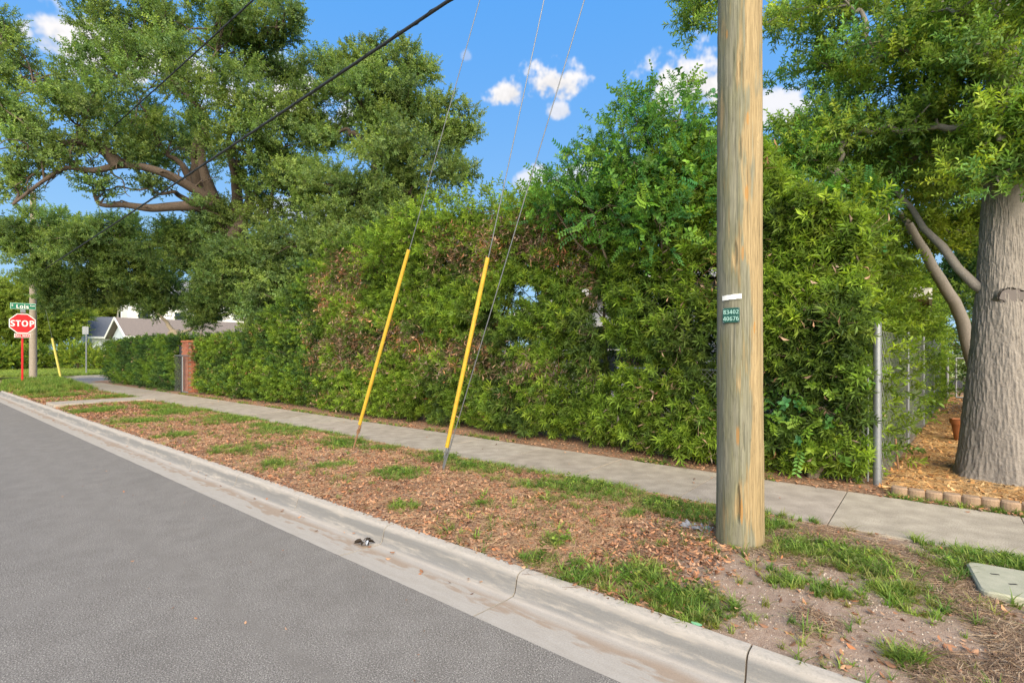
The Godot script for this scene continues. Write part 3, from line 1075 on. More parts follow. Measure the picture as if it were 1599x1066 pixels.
# a leafy face: shoots between x0 and x1 over the front plane, several layers deep
func hedge(called: String, label: String, x0: float, x1: float, front: float, thick: float, density: float, size: float, wild: float, kinds: Array, dead: float, pal := PAL_YEW) -> Node3D:
	var t := thing(called, label, "hedge", Vector3((x0 + x1) / 2, 0, front), 0.0)
	var base := t.position
	var bufs := []
	for k in kinds.size(): bufs.append(PackedFloat32Array())
	var dry := PackedFloat32Array()
	var stems := B.new()
	var len_ := x1 - x0
	var count := int(len_ * density * 3.4)
	for k in count:
		var x := x1 - len_ * pow(rng.randf(), 1.45 if x1 > -1.0 else 1.1)
		var top := hedge_top(x) + bumpy.get_noise_2d(x * 70.0, 3.0) * wild
		var y := 0.06 + pow(rng.randf(), 0.95) * (top - .06)
		if rng.randf() > top / 4.3: continue
		var bulge := patchy.get_noise_2d(x * 38.0, y * 38.0) * 0.30 * (0.25 + wild) + patchy.get_noise_2d(x * 120.0, y * 120.0) * .12
		var taper := 0.16 * pow(y / 4.3, 2.0) * wild
		var depth := pow(rng.randf(), 2.3) * 0.75
		if y < .3: depth += (.3 - y) * .5
		# openings where twigs show and the yard beyond shines through
		var gap := patchy.get_noise_2d(x * 55.0 + 900.0, y * 65.0)
		if x > -7.5 and x < -1.6 and y > .5 and y < 2.6 and gap > 0.27: continue
		if gap > 0.45: continue
		var z := front - depth + bulge - taper + (.10 if x > -3.5 else 0.0)
		var dd := patchy.get_noise_2d(x * 16.0 - 300.0, y * 22.0)
		var dead_here: bool = dead > 0 and x > -12.5 and x < -4.0 and y > 1.0 and y < 3.9 and dd > 0.02 and rng.randf() < .45
		var out := Vector3(rf(-.7, .7), rf(-.15, .9), 1.0 - depth * .6) + ball() * .5
		var p := Vector3(x, y, z) - base
		if dead_here or rng.randf() < dead:
			put(dry, facing(out, rf(0, TAU), size * rf(.8, 1.3)), p, pick(PAL_DEAD))
			if dead_here and rng.randf() < .7: continue
		var col := pick(pal)
		var hue := patchy.get_noise_2d(x * 26.0, y * 26.0 + 70.0)
		if hue > .18: col = col.lerp(pick(PAL_LIME), .5)
		elif hue < -.22: col = col.lerp(Color(.04, .085, .04), .5)
		put(bufs[rng.randi() % kinds.size()], facing(out, rf(0, TAU), size * rf(.55, 1.0) * (1.0 + .6 * rng.randf() * rng.randf())), p, col)
	# top surface
	var tops := int(len_ * thick * density * .55)
	for k in tops:
		var x := rf(x0, x1)
		var top := hedge_top(x) + bumpy.get_noise_2d(x * 70.0, 3.0) * wild
		var f := rng.randf()
		var p := Vector3(x, top - rf(0, .5) - .25 * absf(f - .5) * 2.0, front - .1 - f * thick) - base
		put(bufs[rng.randi() % kinds.size()], facing(Vector3(rf(-.5, .5), 1, rf(-.3, .7)), rf(0, TAU), size * rf(.8, 1.4)), p, pick(pal if rng.randf() < .6 else PAL_LIME))
	# back face, thinner
	for k in int(count * .12):
		var x := rf(x0, x1)
		if x > -7.5 and x < -1.6 and rng.randf() < .75: continue
		var y := rf(.3, hedge_top(x))
		put(bufs[0], facing(Vector3(rf(-.7, .7), rf(-.2, .8), -1), rf(0, TAU), size * rf(.8, 1.3)), Vector3(x, y, front - thick + rf(-.2, .3)) - base, pick(pal))
	# stems and inner twigs
	var sx := x0 + .2
	while sx < x1:
		var top := hedge_top(sx)
		var p0 := Vector3(sx, 0, front - .55 + rf(-.15, .1)) - base
		var p1 := p0 + Vector3(rf(-.3, .3), top * .45, rf(-.2, .15))
		var p2 := p1 + Vector3(rf(-.4, .4), top * .45, rf(-.2, .2))
		tube(stems, [p0, p0.lerp(p1, .5) + ball() * .06, p1, p1.lerp(p2, .5) + ball() * .08, p2], [.035, .03, .024, .016, .006], 6, false, .2)
		for k in int(top * 4.0):
			var a := p0.lerp(p1, rng.randf()) if rng.randf() < .5 else p1.lerp(p2, rng.randf())
			var e := a + Vector3(rf(-.5, .5), rf(.05, .5), rf(-.1, .6))
			tube(stems, [a, a.lerp(e, .5) + ball() * .05, e], [.011, .008, .004], 4, false)
		sx += rf(.28, .55)
	var so := obj("stems", stems, M.twig, t)
	so.set_meta("kind", "stuff")
	for k in kinds.size():
		var fo := many("foliage", kinds[k], M.leaf, bufs[k], t)
		fo.set_meta("kind", "stuff")
	if dry.size():
		var dm := many("dead_shoots", SP.bare[0], M.dry, dry, t)
		tag(dm, "brown dead shoots in patches", "", "", "stuff")
	return t

func leaf_mass(called: String, label: String, category: String, lobes: Array, kinds: Array, pal: Array, per: float, size: float, stem_to: Vector3) -> Node3D:
	var base := Vector3(stem_to.x, 0, stem_to.z)
	var t := thing(called, label, category, base)
	var bufs := []
	for k in kinds.size(): bufs.append(PackedFloat32Array())
	var stems := B.new()
	for q in lobes:
		var c := Vector3(q[0], q[1], q[2])
		var r: float = q[3]
		tube(stems, limb_path(stem_to - base + Vector3(rf(-.2, .2), 0, rf(-.2, .2)), c - base, .05, 6), [.04, .035, .03, .024, .018, .012, .006], 6, false)
		for k in int(per * r * r):
			var o := ball().normalized() * pow(rng.randf(), .45)
			o.y *= .9
			if rng.randf() < .08: o *= rf(1.1, 1.5)
			var p := c + o * r * 1.15
			if patchy.get_noise_3d(p.x * 70, p.y * 70, p.z * 70) > .28: continue
			var d := o + Vector3(0, .25, .15) + ball() * .6
			put(bufs[rng.randi() % kinds.size()], facing(d, rf(0, TAU), size * rf(.7, 1.3)), p - base, pick(pal))
		for k in 3:
			var o := ball().normalized() * r
			tube(stems, limb_path(c - base, c + o - base, .1, 3), [.012, .009, .006, .003], 4, false)
	var so := obj("stems", stems, M.twig, t)
	so.set_meta("kind", "stuff")
	for k in kinds.size():
		many("foliage", kinds[k], M.leaf, bufs[k], t).set_meta("kind", "stuff")
	return t

func build_hedges() -> void:
	hedge("clipped_hedge", "low clipped green hedge between the stop sign corner and the brick pillar", -30.9, -21.7, -6.75, 1.1, 360.0, 1.2, .12, [SP.boxy[0], SP.yew[1]], .01, PAL_BOX)
	hedge("tall_hedge", "long tall unclipped hedge with brown dead patches behind the sidewalk", -20.35, -12.0, -6.98, 1.3, 430.0, 1.1, .5, [SP.yew[0], SP.boxy[0], SP.yew[2]], .02, PAL_BOX + PAL_YEW)
	var t := hedge("overgrown_hedge", "overgrown feathery hedge along the sidewalk behind the yellow guards", -12.0, -.62, -6.98, 1.3, 600.0, 1.22, .7, SP.yew, .03)
	t.set_meta("label", "overgrown strappy-leaved hedge between the yellow guards and the fence post")
	# the side of the hedge along the alley
	var lobes := []
	for k in 26:
		var z := -7.35 - k * .62
		for j in 4:
			lobes.append([(-1.08 if k < 2 else -1.04) + .054 * (-z - 7.0) + rf(-.12, .1), .45 + j * .8 + rf(-.15, .15), z, .52])
	leaf_mass("alley_hedge", "sunlit yellow-green hedge running back along the mulched alley", "hedge", lobes, [SP.yew[0], SP.laurel[0]], PAL_LIME + PAL_YEW, 640.0, 1.0, Vector3(-.9, 0, -12.0))
	var mound_l := [[-3.17, 4.73, -6.71, 0.36], [-3.45, 4.46, -6.48, 0.36], [-2.75, 4.64, -6.80, 0.53], [-2.48, 4.29, -7.02, 0.53], [-3.83, 4.17, -6.43, 0.37], [-3.17, 4.10, -6.71, 0.63], [-2.51, 3.65, -6.87, 0.60], [-3.57, 3.59, -6.51, 0.55], [-4.34, 4.03, -6.53, 0.34], [-4.61, 3.79, -6.57, 0.40], [-2.88, 3.24, -6.69, 0.53], [-1.53, 4.03, -7.80, 0.44], [-1.42, 3.36, -7.63, 0.42], [-0.80, 3.31, -7.88, 0.41], [-0.98, 2.79, -7.60, 0.37], [-3.6, 4.95, -6.9, .16], [-4.1, 4.6, -6.7, .15], [-4.75, 4.25, -6.7, .14], [-3.05, 5.15, -6.75, .12], [-3.35, 5.1, -6.6, .13], [-4.35, 4.5, -6.6, .10], [-2.6, 5.2, -7.0, .14]]
	leaf_mass("climbing_vine", "bright broad-leaved vine mounded over the hedge top left of the pole", "vine", mound_l, [SP.broad[0], SP.laurel[1], SP.frond[0], SP.yew[0], SP.yew[1]], PAL_VINE, 900.0, .66, Vector3(-2.9, 0, -7.7))
	var lime := [[-8.89, 3.96, -6.94, 0.41], [-8.31, 4.19, -7.15, 0.47], [-7.52, 4.00, -7.15, 0.45], [-6.92, 4.11, -7.26, 0.50], [-6.22, 4.01, -7.31, 0.42], [-9.37, 3.59, -6.80, 0.42], [-8.05, 3.61, -7.11, 0.40], [-5.5, 3.9, -7.2, .45]]
	leaf_mass("lime_shrub", "lime-green new growth rising from the hedge above the yellow guards", "shrub", lime, [SP.laurel[0], SP.yew[0]], PAL_LIME, 520.0, 1.0, Vector3(-7.6, 0, -7.9))
	leaf_mass("fence_creeper", "bright green creeper climbing the fence beside the galvanised post", "vine", [[-1.25, .55, -6.95, .3], [-1.0, .85, -6.92, .28], [-.8, .35, -6.9, .22], [-1.5, .8, -6.95, .25], [-.75, 1.0, -6.95, .2], [-1.75, 1.0, -7.0, .25]], [SP.frond[0], SP.broad[0]], [Color(.16, .34, .05), Color(.26, .42, .05), Color(.08, .27, .10)], 330.0, .75, Vector3(-1.2, 0, -7.05))

# ------------------------------------------------------------------ fence, gate, pillar
func chain_link(b: B, a: Vector3, c: Vector3, h: float, pitch: float) -> void:
	var l := a.distance_to(c)
	var d := (c - a) / l
	var s := -h
	while s < l:
		for way in 2:
			var u0 := s
			var u1 := s + h
			var y0 := 0.0
			var y1 := h
			if u0 < 0: y0 = -u0; u0 = 0
			if u1 > l: y1 = h - (u1 - l); u1 = l
			if u1 > u0 + .01:
				var p := a + d * u0 + Vector3(0, y0 if way == 0 else h - y0, 0)
				var q := a + d * u1 + Vector3(0, y1 if way == 0 else h - y1, 0)
				var off := Vector3(-d.z, 0, d.x) * (.0022 if way == 0 else -.0022)
				tube(b, [p + off, q + off], [.0019, .0019], 4, false)
		s += pitch

func build_fence() -> void:
	var t := thing("chain_link_fence", "chain-link fence with tall galvanised corner post at the end of the hedge", "fence", Vector3(-.47, 0, -6.97))
	var b := B.new()
	tube(b, [Vector3(0, -.1, 0), Vector3(0, 1.80, 0), Vector3(0, 1.825, 0), Vector3(0, 1.84, 0)], [.040, .040, .036, .015], 20)
	obj("post", b, M.galv, t)
	for y in [.22, .80, 1.27]:
		b = B.new()
		tube(b, [Vector3(0, y - .012, 0), Vector3(0, y - .012, 0) + Vector3(0, .001, 0), Vector3(0, y + .012, 0)], [.040, .0445, .0445], 20)
		obj("band", b, M.galv, t)
	b = B.new()
	rod(b, Vector3(-.085, .05, .012), Vector3(-.085, 1.36, .012), .011, 8)
	obj("tension_bar", b, M.galv, t)
	b = B.new()
	rod(b, Vector3(0, 1.255, 0), Vector3(-3.2, 1.255, -.01), .019, 10)
	obj("top_rail", b, M.galv, t)
	b = B.new()
	chain_link(b, Vector3(-.085, .03, .02), Vector3(-2.6, .03, .02), 1.22, .078)
	obj("wire_mesh", b, M.wire, t).set_meta("kind", "stuff")
	t = thing("alley_fence", "tall chain-link fence with leaves through it running back from the post", "fence", Vector3(-.45, 0, -7.05))
	b = B.new()
	chain_link(b, Vector3(0, .02, 0), Vector3(.65, .02, -12.0), 1.72, .14)
	obj("wire_mesh", b, M.wire, t).set_meta("kind", "stuff")
	for k in 3:
		b = B.new()
		rod(b, Vector3(.16 * (k + 1), -.05, -3.0 * (k + 1)), Vector3(.16 * (k + 1), 1.8, -3.0 * (k + 1)), .024, 10)
		obj("post", b, M.galv, t)
	b = B.new()
	rod(b, Vector3(.13, 0, -.9), Vector3(.10, .42, -.9), .012, 6)
	obj("stake", b, M.rust, t)
	# gate at the end of the alley
	t = thing("alley_gate", "low metal-framed gate standing at the far end of the alley", "gate", Vector3(.36, 0, -20.5))
	b = B.new()
	rod(b, Vector3(0, 0, 0), Vector3(0, 1.42, 0), .045, 8)
	obj("gate_post", b, M.wire, t)
	b = B.new()
	for q in [[Vector3(.2, .12, 0), Vector3(.2, 1.3, 0)], [Vector3(.2, 1.3, 0), Vector3(2.6, 1.3, 0)], [Vector3(.2, .12, 0), Vector3(2.6, .12, 0)], [Vector3(2.6, .12, 0), Vector3(2.6, 1.3, 0)]]:
		rod(b, q[0], q[1], .028, 8)
	obj("frame", b, M.wire, t)
	b = B.new()
	chain_link(b, Vector3(.2, .12, 0), Vector3(2.6, .12, 0), 1.18, .12)
	obj("wire_mesh", b, M.wire, t).set_meta("kind", "stuff")
	# brick pillar
	t = thing("brick_pillar", "red brick gate pillar between the two clipped hedges", "pillar", Vector3(-21.02, 0, -7.16))
	b = B.new()
	box(b, Vector3(0, .92, 0), Vector3(.60, 1.84, .60))
	obj("mortar_core", b, M.mortar, t)
	b = B.new()
	var rr := .075
	for c in 24:
		for f in 4:
			for j in 3:
				var off := -.215 + j * .215 if c % 2 == 0 else -.108 + j * .215
				var w := .205
				if c % 2 == 1 and j == 2: off = .305 - .05; w = .09
				var tone := rf(.75, 1.25)
				b.tint = Color(tone, tone * rf(.85, 1.1), tone * rf(.85, 1.1))
				var y := .035 + c * rr
				var q := Vector3(off, y + rr / 2 - .005, .303)
				box(b, q.rotated(Vector3.UP, f * PI / 2), Vector3(w, rr - .010, .022), 0.0, Basis(Vector3.UP, f * PI / 2))
	obj("bricks", b, M.brick, t).set_meta("kind", "stuff")
	b = B.new()
	b.tint = Color(1.0, .95, .9)
	box(b, Vector3(0, 1.875, 0), Vector3(.68, .07, .68), .012)
	obj("cap", b, M.brick, t)
	t = thing("mailbox", "black mailbox fixed to the side of the brick pillar", "mailbox", Vector3(-21.46, 1.52, -6.9))
	b = B.new()
	box(b, Vector3.ZERO, Vector3(.2, .42, .14), .03)
	obj("case", b, M.black, t)
	b = B.new()
	box(b, Vector3(0, .2, .03), Vector3(.22, .03, .18), .01)
	obj("flap", b, M.black, t)
	t = thing("garden_gate", "grey chain-link garden gate in front of the brick pillar", "gate", Vector3(-21.0, 0, -6.74))
	b = B.new()
	rod(b, Vector3(.0, 0, 0), Vector3(.0, 1.36, 0), .035, 10)
	obj("gate_post", b, M.black, t)
	b = B.new()
	for q in [[Vector3(.09, .06, 0), Vector3(.09, 1.32, 0)], [Vector3(-.75, 1.36, 0), Vector3(.6, 1.36, 0)], [Vector3(.09, .06, 0), Vector3(.6, .06, 0)]]:
		rod(b, q[0], q[1], .02, 8)
	obj("frame", b, M.galv, t)
	b = B.new()
	chain_link(b, Vector3(-.75, .04, 0), Vector3(.0, .04, 0), 1.3, .10)
	chain_link(b, Vector3(.09, .06, 0), Vector3(.6, .06, 0), 1.26, .10)
	obj("wire_mesh", b, M.wire, t).set_meta("kind", "stuff")
	# scalloped edging blocks
	t = thing("bed_edging", "row of scalloped tan concrete edging blocks beside the sidewalk", "edging", Vector3(-.36, 0, -6.62))
	for k in 18:
		b = B.new()
		var tone := rf(.85, 1.15)
		b.tint = Color(tone, tone, tone)
		var top := []
		var x0 := k * .138
		var prof := []
		for s in 9:
			var a := PI * s / 8.0
			prof.append(Vector2(-cos(a) * .071, sin(a) * .045))
		var hh := .105 + rf(-.008, .008)
		var z0 := -.02 * k * .15
		for s in 8:
			var p: Vector2 = prof[s]; var q: Vector2 = prof[s + 1]
			b.face([Vector3(p.x, -.06, p.y), Vector3(q.x, -.06, q.y), Vector3(q.x, hh - .012, q.y), Vector3(p.x, hh - .012, p.y)])
			b.face([Vector3(p.x, hh - .012, p.y), Vector3(q.x, hh - .012, q.y), Vector3(q.x * .85, hh, q.y * .75), Vector3(p.x * .85, hh, p.y * .75)])
			top.append(Vector3(p.x * .85, hh, p.y * .75))
		top.append(Vector3(prof[8].x * .85, hh, 0))
		top.append(Vector3(.06, hh, -.06)); top.append(Vector3(-.06, hh, -.06))
		b.face(top)
		b.face([Vector3(-.071, -.06, 0), Vector3(-.071, hh - .012, 0), Vector3(-.06, hh, -.06), Vector3(-.06, -.06, -.06)])
		b.face([Vector3(.06, -.06, -.06), Vector3(.06, hh, -.06), Vector3(.071, hh - .012, 0), Vector3(.071, -.06, 0)])
		var o := obj("block", b, M.block, t)
		o.position = Vector3(x0 + .10, rf(-.006, .006), z0 + rf(-.008, .008))
		o.rotation.y = rf(-.07, .07)

# ------------------------------------------------------------------ right tree
func build_right_tree() -> void:
	var lobes := [[-2.54, 6.17, -6.97, 0.37], [-2.34, 6.57, -7.13, 0.44], [-1.75, 6.59, -8.92, 0.40], [-1.13, 5.62, -8.77, 0.70], [-0.38, 5.87, -8.74, 0.79], [0.22, 5.51, -8.85, 0.75], [0.74, 4.90, -8.63, 0.66], [-0.77, 4.87, -9.07, 0.75], [-0.10, 4.55, -8.71, 0.68], [0.52, 3.89, -8.19, 0.45], [-1.40, 4.54, -9.20, 0.70], [-0.42, 3.92, -8.97, 0.63], [0.10, 3.68, -9.13, 0.53], [0.73, 3.87, -7.84, 0.35], [-0.91, 6.83, -8.95, 0.75], [-0.11, 6.83, -8.97, 0.79], [0.65, 6.12, -8.94, 0.73], [-1.22, 3.58, -8.83, 0.57], [1.36, 5.04, -9.27, 0.79], [1.51, 3.89, -9.52, 0.64], [1.31, 6.83, -10.13, 0.96], [.3, 7.8, -9.2, .9], [1.6, 8.0, -9.0, 1.0], [2.4, 6.2, -8.6, .9], [.55, 3.75, -7.5, .34], [.95, 4.3, -7.4, .45], [.45, 4.7, -7.5, .5], [1.1, 5.3, -7.5, .55], [.2, 5.3, -7.6, .5], [.7, 6.0, -7.6, .6], [.6, 3.4, -7.65, .26], [.95, 3.5, -7.6, .26], [.32, 3.45, -7.75, .24], [.75, 3.95, -7.5, .35], [-.5, 5.2, -7.9, .5], [-.2, 4.2, -7.9, .4], [1.6, 4.4, -7.8, .5], [-1.0, 4.3, -8.0, .5], [-.9, 6.1, -7.8, .55], [-1.7, 4.2, -8.1, .5], [-1.3, 4.5, -8.2, .5], [-1.0, 3.7, -7.9, .45], [-1.6, 3.5, -7.7, .4]]
	var pal := [Color(0.168, 0.332, 0.067), Color(0.246, 0.428, 0.081), Color(0.393, 0.547, 0.075), Color(0.550, 0.649, 0.075), Color(0.157, 0.360, 0.127)]
	var c := Vector3(.66, 0, -8.18)
	var t := tree("street_tree", "large grey-barked tree with a sawn branch scar at the right edge", "", [[c.x, 2.6, c.z, .185], [c.x + .02, 3.6, c.z, .19], [c.x, 4.6, c.z - .05, .17], [c.x - .05, 5.8, c.z - .2, .12]], lobes, [SP.laurel[0], SP.laurel[1], SP.yew[1]], pal, M.bark, 17.0, 30, .26, .85)
	t.position = c
	for k in t.get_children(): k.position += Vector3(0, 2.6, 0)
	# lower trunk with furrowed bark as relief
	var b := B.new()
	var sides := 260
	var rows := 430
	var cell := FastNoiseLite.new()
	cell.noise_type = FastNoiseLite.TYPE_CELLULAR
	cell.cellular_return_type = FastNoiseLite.RETURN_DISTANCE2_SUB
	cell.seed = 33; cell.frequency = 0.05; cell.domain_warp_enabled = true; cell.domain_warp_amplitude = 9.0; cell.domain_warp_frequency = 0.03
	for k in rows + 1:
		var y := -.1 + 3.6 * k / rows
		var r0 := .205 + .235 * pow(clampf(1.0 - y / 3.3, 0, 1), 1.2) + .06 * exp(-maxf(y, 0.0) * 4.0)
		for s in sides + 1:
			var a := TAU * (s % sides) / sides
			var flare := 1.0 + .05 * exp(-maxf(y, 0.0) * 3.0) * cos(a * 5.0 + .6)
			var q := cell.get_noise_3d(cos(a) * 270, y * 75.0, sin(a) * 270)
			q = clampf(q + 1.0, 0.0, .7) / .7
			var r := r0 * flare + (pow(q, .7) - .6) * .028 + bumpy.get_noise_3d(cos(a) * 50, y * 30, sin(a) * 50) * .02
			b.add(Vector3(cos(a) * r, y, sin(a) * r), Vector3(cos(a), 0, sin(a)))
	for k in rows:
		for s in sides:
			var p := k * (sides + 1) + s
			b.tri(p, p + 1, p + sides + 1); b.tri(p + 1, p + sides + 2, p + sides + 1)
	for k in rows + 1:
		for s in sides + 1:
			var p := k * (sides + 1) + s
			var sl := k * (sides + 1) + posmod(s - 1, sides)
			var sr := k * (sides + 1) + (s + 1) % sides
			var nn := (b.v[mini(k + 1, rows) * (sides + 1) + s] - b.v[maxi(k - 1, 0) * (sides + 1) + s]).cross(b.v[sr] - b.v[sl]).normalized()
			b.n[p] = nn if nn.dot(Vector3(b.v[p].x, 0, b.v[p].z)) > 0 else -nn
	obj("trunk", b, M.bark, t)
	# sawn scar: collar and pale end grain, facing the street
	var scar := Node3D.new()
	scar.name = "branch_scar"
	t.add_child(scar)
	var dir := Vector3(.22, .0, .97).normalized()
	scar.position = Vector3(-.03, 2.12, .0) + dir * .252
	scar.basis = facing(dir, 0, 1).scaled_local(Vector3(.72, .8, 1.15))
	b = B.new()
	tube(b, [Vector3(0, -.12, 0), Vector3(0, -.02, 0), Vector3(0, .012, 0), Vector3(0, .015, 0), Vector3(0, .004, 0)], [.19, .15, .128, .12, .112], 24, false, .35)
	obj("collar", b, M.bark, scar)
	b = B.new()
	tube(b, [Vector3(0, -.05, 0), Vector3(0, .022, 0)], [.115, .105], 24, true, .35)
	obj("sawn_face", b, mat(lin(.15, .13, .12), .95), scar)
	# branch towards the alley
	b = B.new()
	tube(b, [Vector3(-.15, 2.2, .05), Vector3(-.27, 2.28, .10), Vector3(-.42, 2.5, .05), Vector3(-.56, 2.78, .0), Vector3(-.74, 3.05, -.12), Vector3(-.86, 3.35, -.22), Vector3(-1.2, 3.9, -.5)], [.08, .055, .048, .044, .038, .034, .018], 12, true, .3)
	obj("low_branch", b, M.bark, t)
	# leaning second stem behind
	tree("leaning_tree", "slender leaning tree stem behind the large grey trunk", "", [[.80, 0, -12.2, .12], [.66, .9, -11.9, .105], [.40, 2.0, -11.4, .095], [.12, 2.65, -10.95, .08], [-.3, 3.6, -10.6, .06]], [[-.9, 4.3, -10.8, .7], [.2, 4.6, -11.2, .8], [1.2, 4.4, -11.6, .8], [-.3, 3.5, -11.4, .6], [.6, 3.6, -12.2, .6], [1.9, 3.2, -12.5, .8], [2.2, 4.8, -12, .9]], [SP.laurel[0], SP.yew[0]], [Color(.28, .38, .04), Color(.36, .44, .045), Color(.19, .31, .04)], M.bark, 22.0, 34, .28, 1.05)
	# shrubbery closing the view behind the trunk
	leaf_mass("back_shrub", "yellow-green shrub filling the gap behind the right tree trunk", "shrub", [[2.2, .8, -13, .9], [2.6, 1.9, -13.2, .9], [3.5, 1.0, -13, 1.0], [3.6, 2.4, -13.2, 1.0], [2.9, 3.0, -14, .9], [1.7, 2.3, -16, .9], [1.5, 1.2, -17, .8], [2.4, .9, -18, .9], [4.6, 1.4, -12.6, 1.0], [4.8, 2.9, -12.8, 1.0], [.9, .8, -25.5, 1.0], [2.6, 1.0, -25.5, 1.1], [1.2, 2.3, -26.5, 1.2], [3.0, 2.6, -26.0, 1.2], [-.2, 1.5, -25.0, 1.0], [2.0, 3.8, -27, 1.3], [4.4, 1.6, -24, 1.2], [1.2, 3.2, -13.4, .7], [1.6, 4.0, -13, .7]], [SP.laurel[0], SP.yew[0]], [Color(.20, .32, .04), Color(.29, .39, .045), Color(.12, .23, .04)], 300.0, 1.2, Vector3(2.8, 0, -14.0))

# ------------------------------------------------------------------ oaks and street tree
func build_oaks() -> void:
	var pal := [Color(0.154, 0.273, 0.078), Color(0.225, 0.355, 0.091), Color(0.295, 0.410, 0.104), Color(0.351, 0.450, 0.111), Color(0.168, 0.287, 0.124)]
	var a := [[-22.93, 10.72, -3.17, 1.32], [-22.12, 8.78, -2.54, 1.10], [-19.22, 8.32, -3.63, 1.31], [-19.34, 9.98, -4.83, 1.50], [-20.06, 12.42, -5.53, 1.70], [-17.41, 11.58, -6.41, 1.60], [-17.26, 11.57, -7.82, 1.27], [-16.76, 9.17, -5.66, 1.41], [-16.40, 9.18, -7.24, 1.60], [-17.50, 11.15, -8.93, 1.35], [-20.31, 7.59, -2.74, 0.5], [-19.81, 8.39, -5.74, 1.17], [-15.81, 7.48, -6.43, 1.12], [-15.71, 7.78, -7.81, 1.30], [-20.89, 6.73, -2.27, 0.56], [-15.94, 6.08, -7.62, 1.40], [-18.34, 13.28, -5.65, 1.40], [-23.43, 13.11, -5.36, 1.43], [-24.90, 15.25, -4.15, 1.07], [-18.71, 14.53, -7.93, 1.35], [-15.71, 11.68, -7.81, 0.80], [-23.44, 9.48, -1.47, 1.60], [-26.02, 12.50, -1.93, 1.35], [-23.46, 9.61, -7.92, 1.57], [-25.49, 10.66, -6.25, 1.57], [-19.51, 7.14, -3.40, 0.34], [-20.20, 6.88, -2.82, 0.38], [-19.08, 7.37, -4.52, 0.43], [-19.56, 6.36, -4.00, 0.31], [-19.03, 6.54, -5.34, 0.41], [-20.39, 6.11, -2.41, 0.33], [-19.87, 7.39, -3.10, 0.30]]
	var oak := tree("live_oak", "huge spreading oak whose crown fills the upper left sky", "oaks behind the hedge", [[-18.0, 0, -8.4, .55], [-17.9, 2.0, -8.3, .46], [-18.2, 4.2, -8.0, .42], [-18.9, 5.9, -7.5, .36], [-19.5, 7.0, -6.8, .30]], a, SP.oak, pal, M.bark_far, 5.8, 46, .42, 1.12, .95)
	for w in [[[-18.34, 4.11, -7.97], [-18.29, 6.05, -7.12], [-18.45, 6.80, -6.20], [-18.66, 7.12, -5.38], [-19.06, 7.10, -4.54], [-19.27, 6.88, -3.89], [-19.73, 6.88, -3.31], [-19.84, 6.38, -2.87], [-20.23, 5.72, -2.25]], [[-18.52, 6.37, -6.82], [-18.80, 6.28, -6.05], [-19.23, 6.13, -5.35], [-19.56, 6.16, -4.69], [-19.80, 5.98, -4.19], [-19.88, 6.36, -3.88]], [[-18.36, 6.26, -7.01], [-18.29, 7.67, -6.41], [-18.03, 9.02, -6.36], [-18.42, 10.08, -5.65], [-18.65, 11.28, -5.40]], [[-19.15, 7.10, -4.44], [-19.22, 7.70, -3.90], [-19.72, 7.63, -3.33], [-20.12, 7.36, -2.88], [-20.55, 7.39, -2.30]], [[-18.06, 5.35, -7.43], [-17.18, 6.52, -7.47], [-17.13, 7.87, -6.83], [-16.51, 9.02, -6.95]]]:
		var lp := []
		var lr := []
		for k in w.size():
			lp.append(Vector3(w[k][0], w[k][1], w[k][2]) - oak.position + ball() * .12); lr.append(lerpf(.21, .035, pow(float(k) / (w.size() - 1), .7)))
		var sm := smooth(lp, lr, 4)
		var lb := B.new()
		tube(lb, sm[0], sm[1], 10, true, .2)
		obj("limb", lb, M.bark_far, oak)
		for k in range(2, sm[0].size(), 2):      # winding side branches
			var e: Vector3 = sm[0][k] + ball() * rf(.6, 1.3)
			var bb := smooth(limb_path(sm[0][k], e, .16, 4), [.035, .028, .02, .013, .006])
			var tb := B.new()
			tube(tb, bb[0], bb[1], 5, false)
			obj("branch", tb, M.bark_far, oak)
	var q := [[-15.46, 10.72, -9.31, 1.02], [-14.52, 11.15, -10.08, 0.81], [-13.40, 10.83, -10.99, 0.89], [-13.77, 9.18, -9.39, 1.30], [-12.62, 8.98, -10.35, 1.30], [-11.69, 8.58, -11.11, 0.90], [-15.79, 8.81, -9.04, 1.27], [-12.26, 7.20, -9.34, 1.31], [-11.40, 7.20, -10.70, 0.87], [-11.70, 8.29, -11.74, 0.58], [-13.20, 6.17, -8.57, 1.31], [-15.17, 6.48, -8.25, 1.20], [-11.83, 6.17, -9.70, 1.03], [-14.77, 4.68, -7.93, 1.16], [-12.83, 4.74, -8.23, 1.09], [-16.25, 4.58, -7.36, 1.10], [-11.99, 5.38, -8.92, 0.91], [-15.22, 3.61, -7.56, 0.87], [-13.57, 3.73, -8.27, 0.94], [-17.69, 4.35, -7.48, 1.06], [-18.79, 5.74, -7.22, 1.20], [-20.40, 5.52, -6.97, 1.04], [-15.87, 3.08, -7.68, 0.90], [-19.50, 3.95, -7.33, 1.01], [-22.06, 5.40, -6.49, 0.95], [-14.63, 3.32, -8.05, .78], [-17.4, 2.6, -7.75, .64]]
	tree("live_oak", "rounder oak crown standing right of the huge oak above the hedge", "oaks behind the hedge", [[-14.1, 0, -10.6, .40], [-14.0, 2.2, -10.4, .34], [-13.7, 4.4, -10.0, .28], [-13.6, 6.2, -9.8, .22], [-13.5, 8.0, -9.8, .15]], q, SP.oak, pal, M.bark_far, 11.0, 48, .42, 1.05, .6)
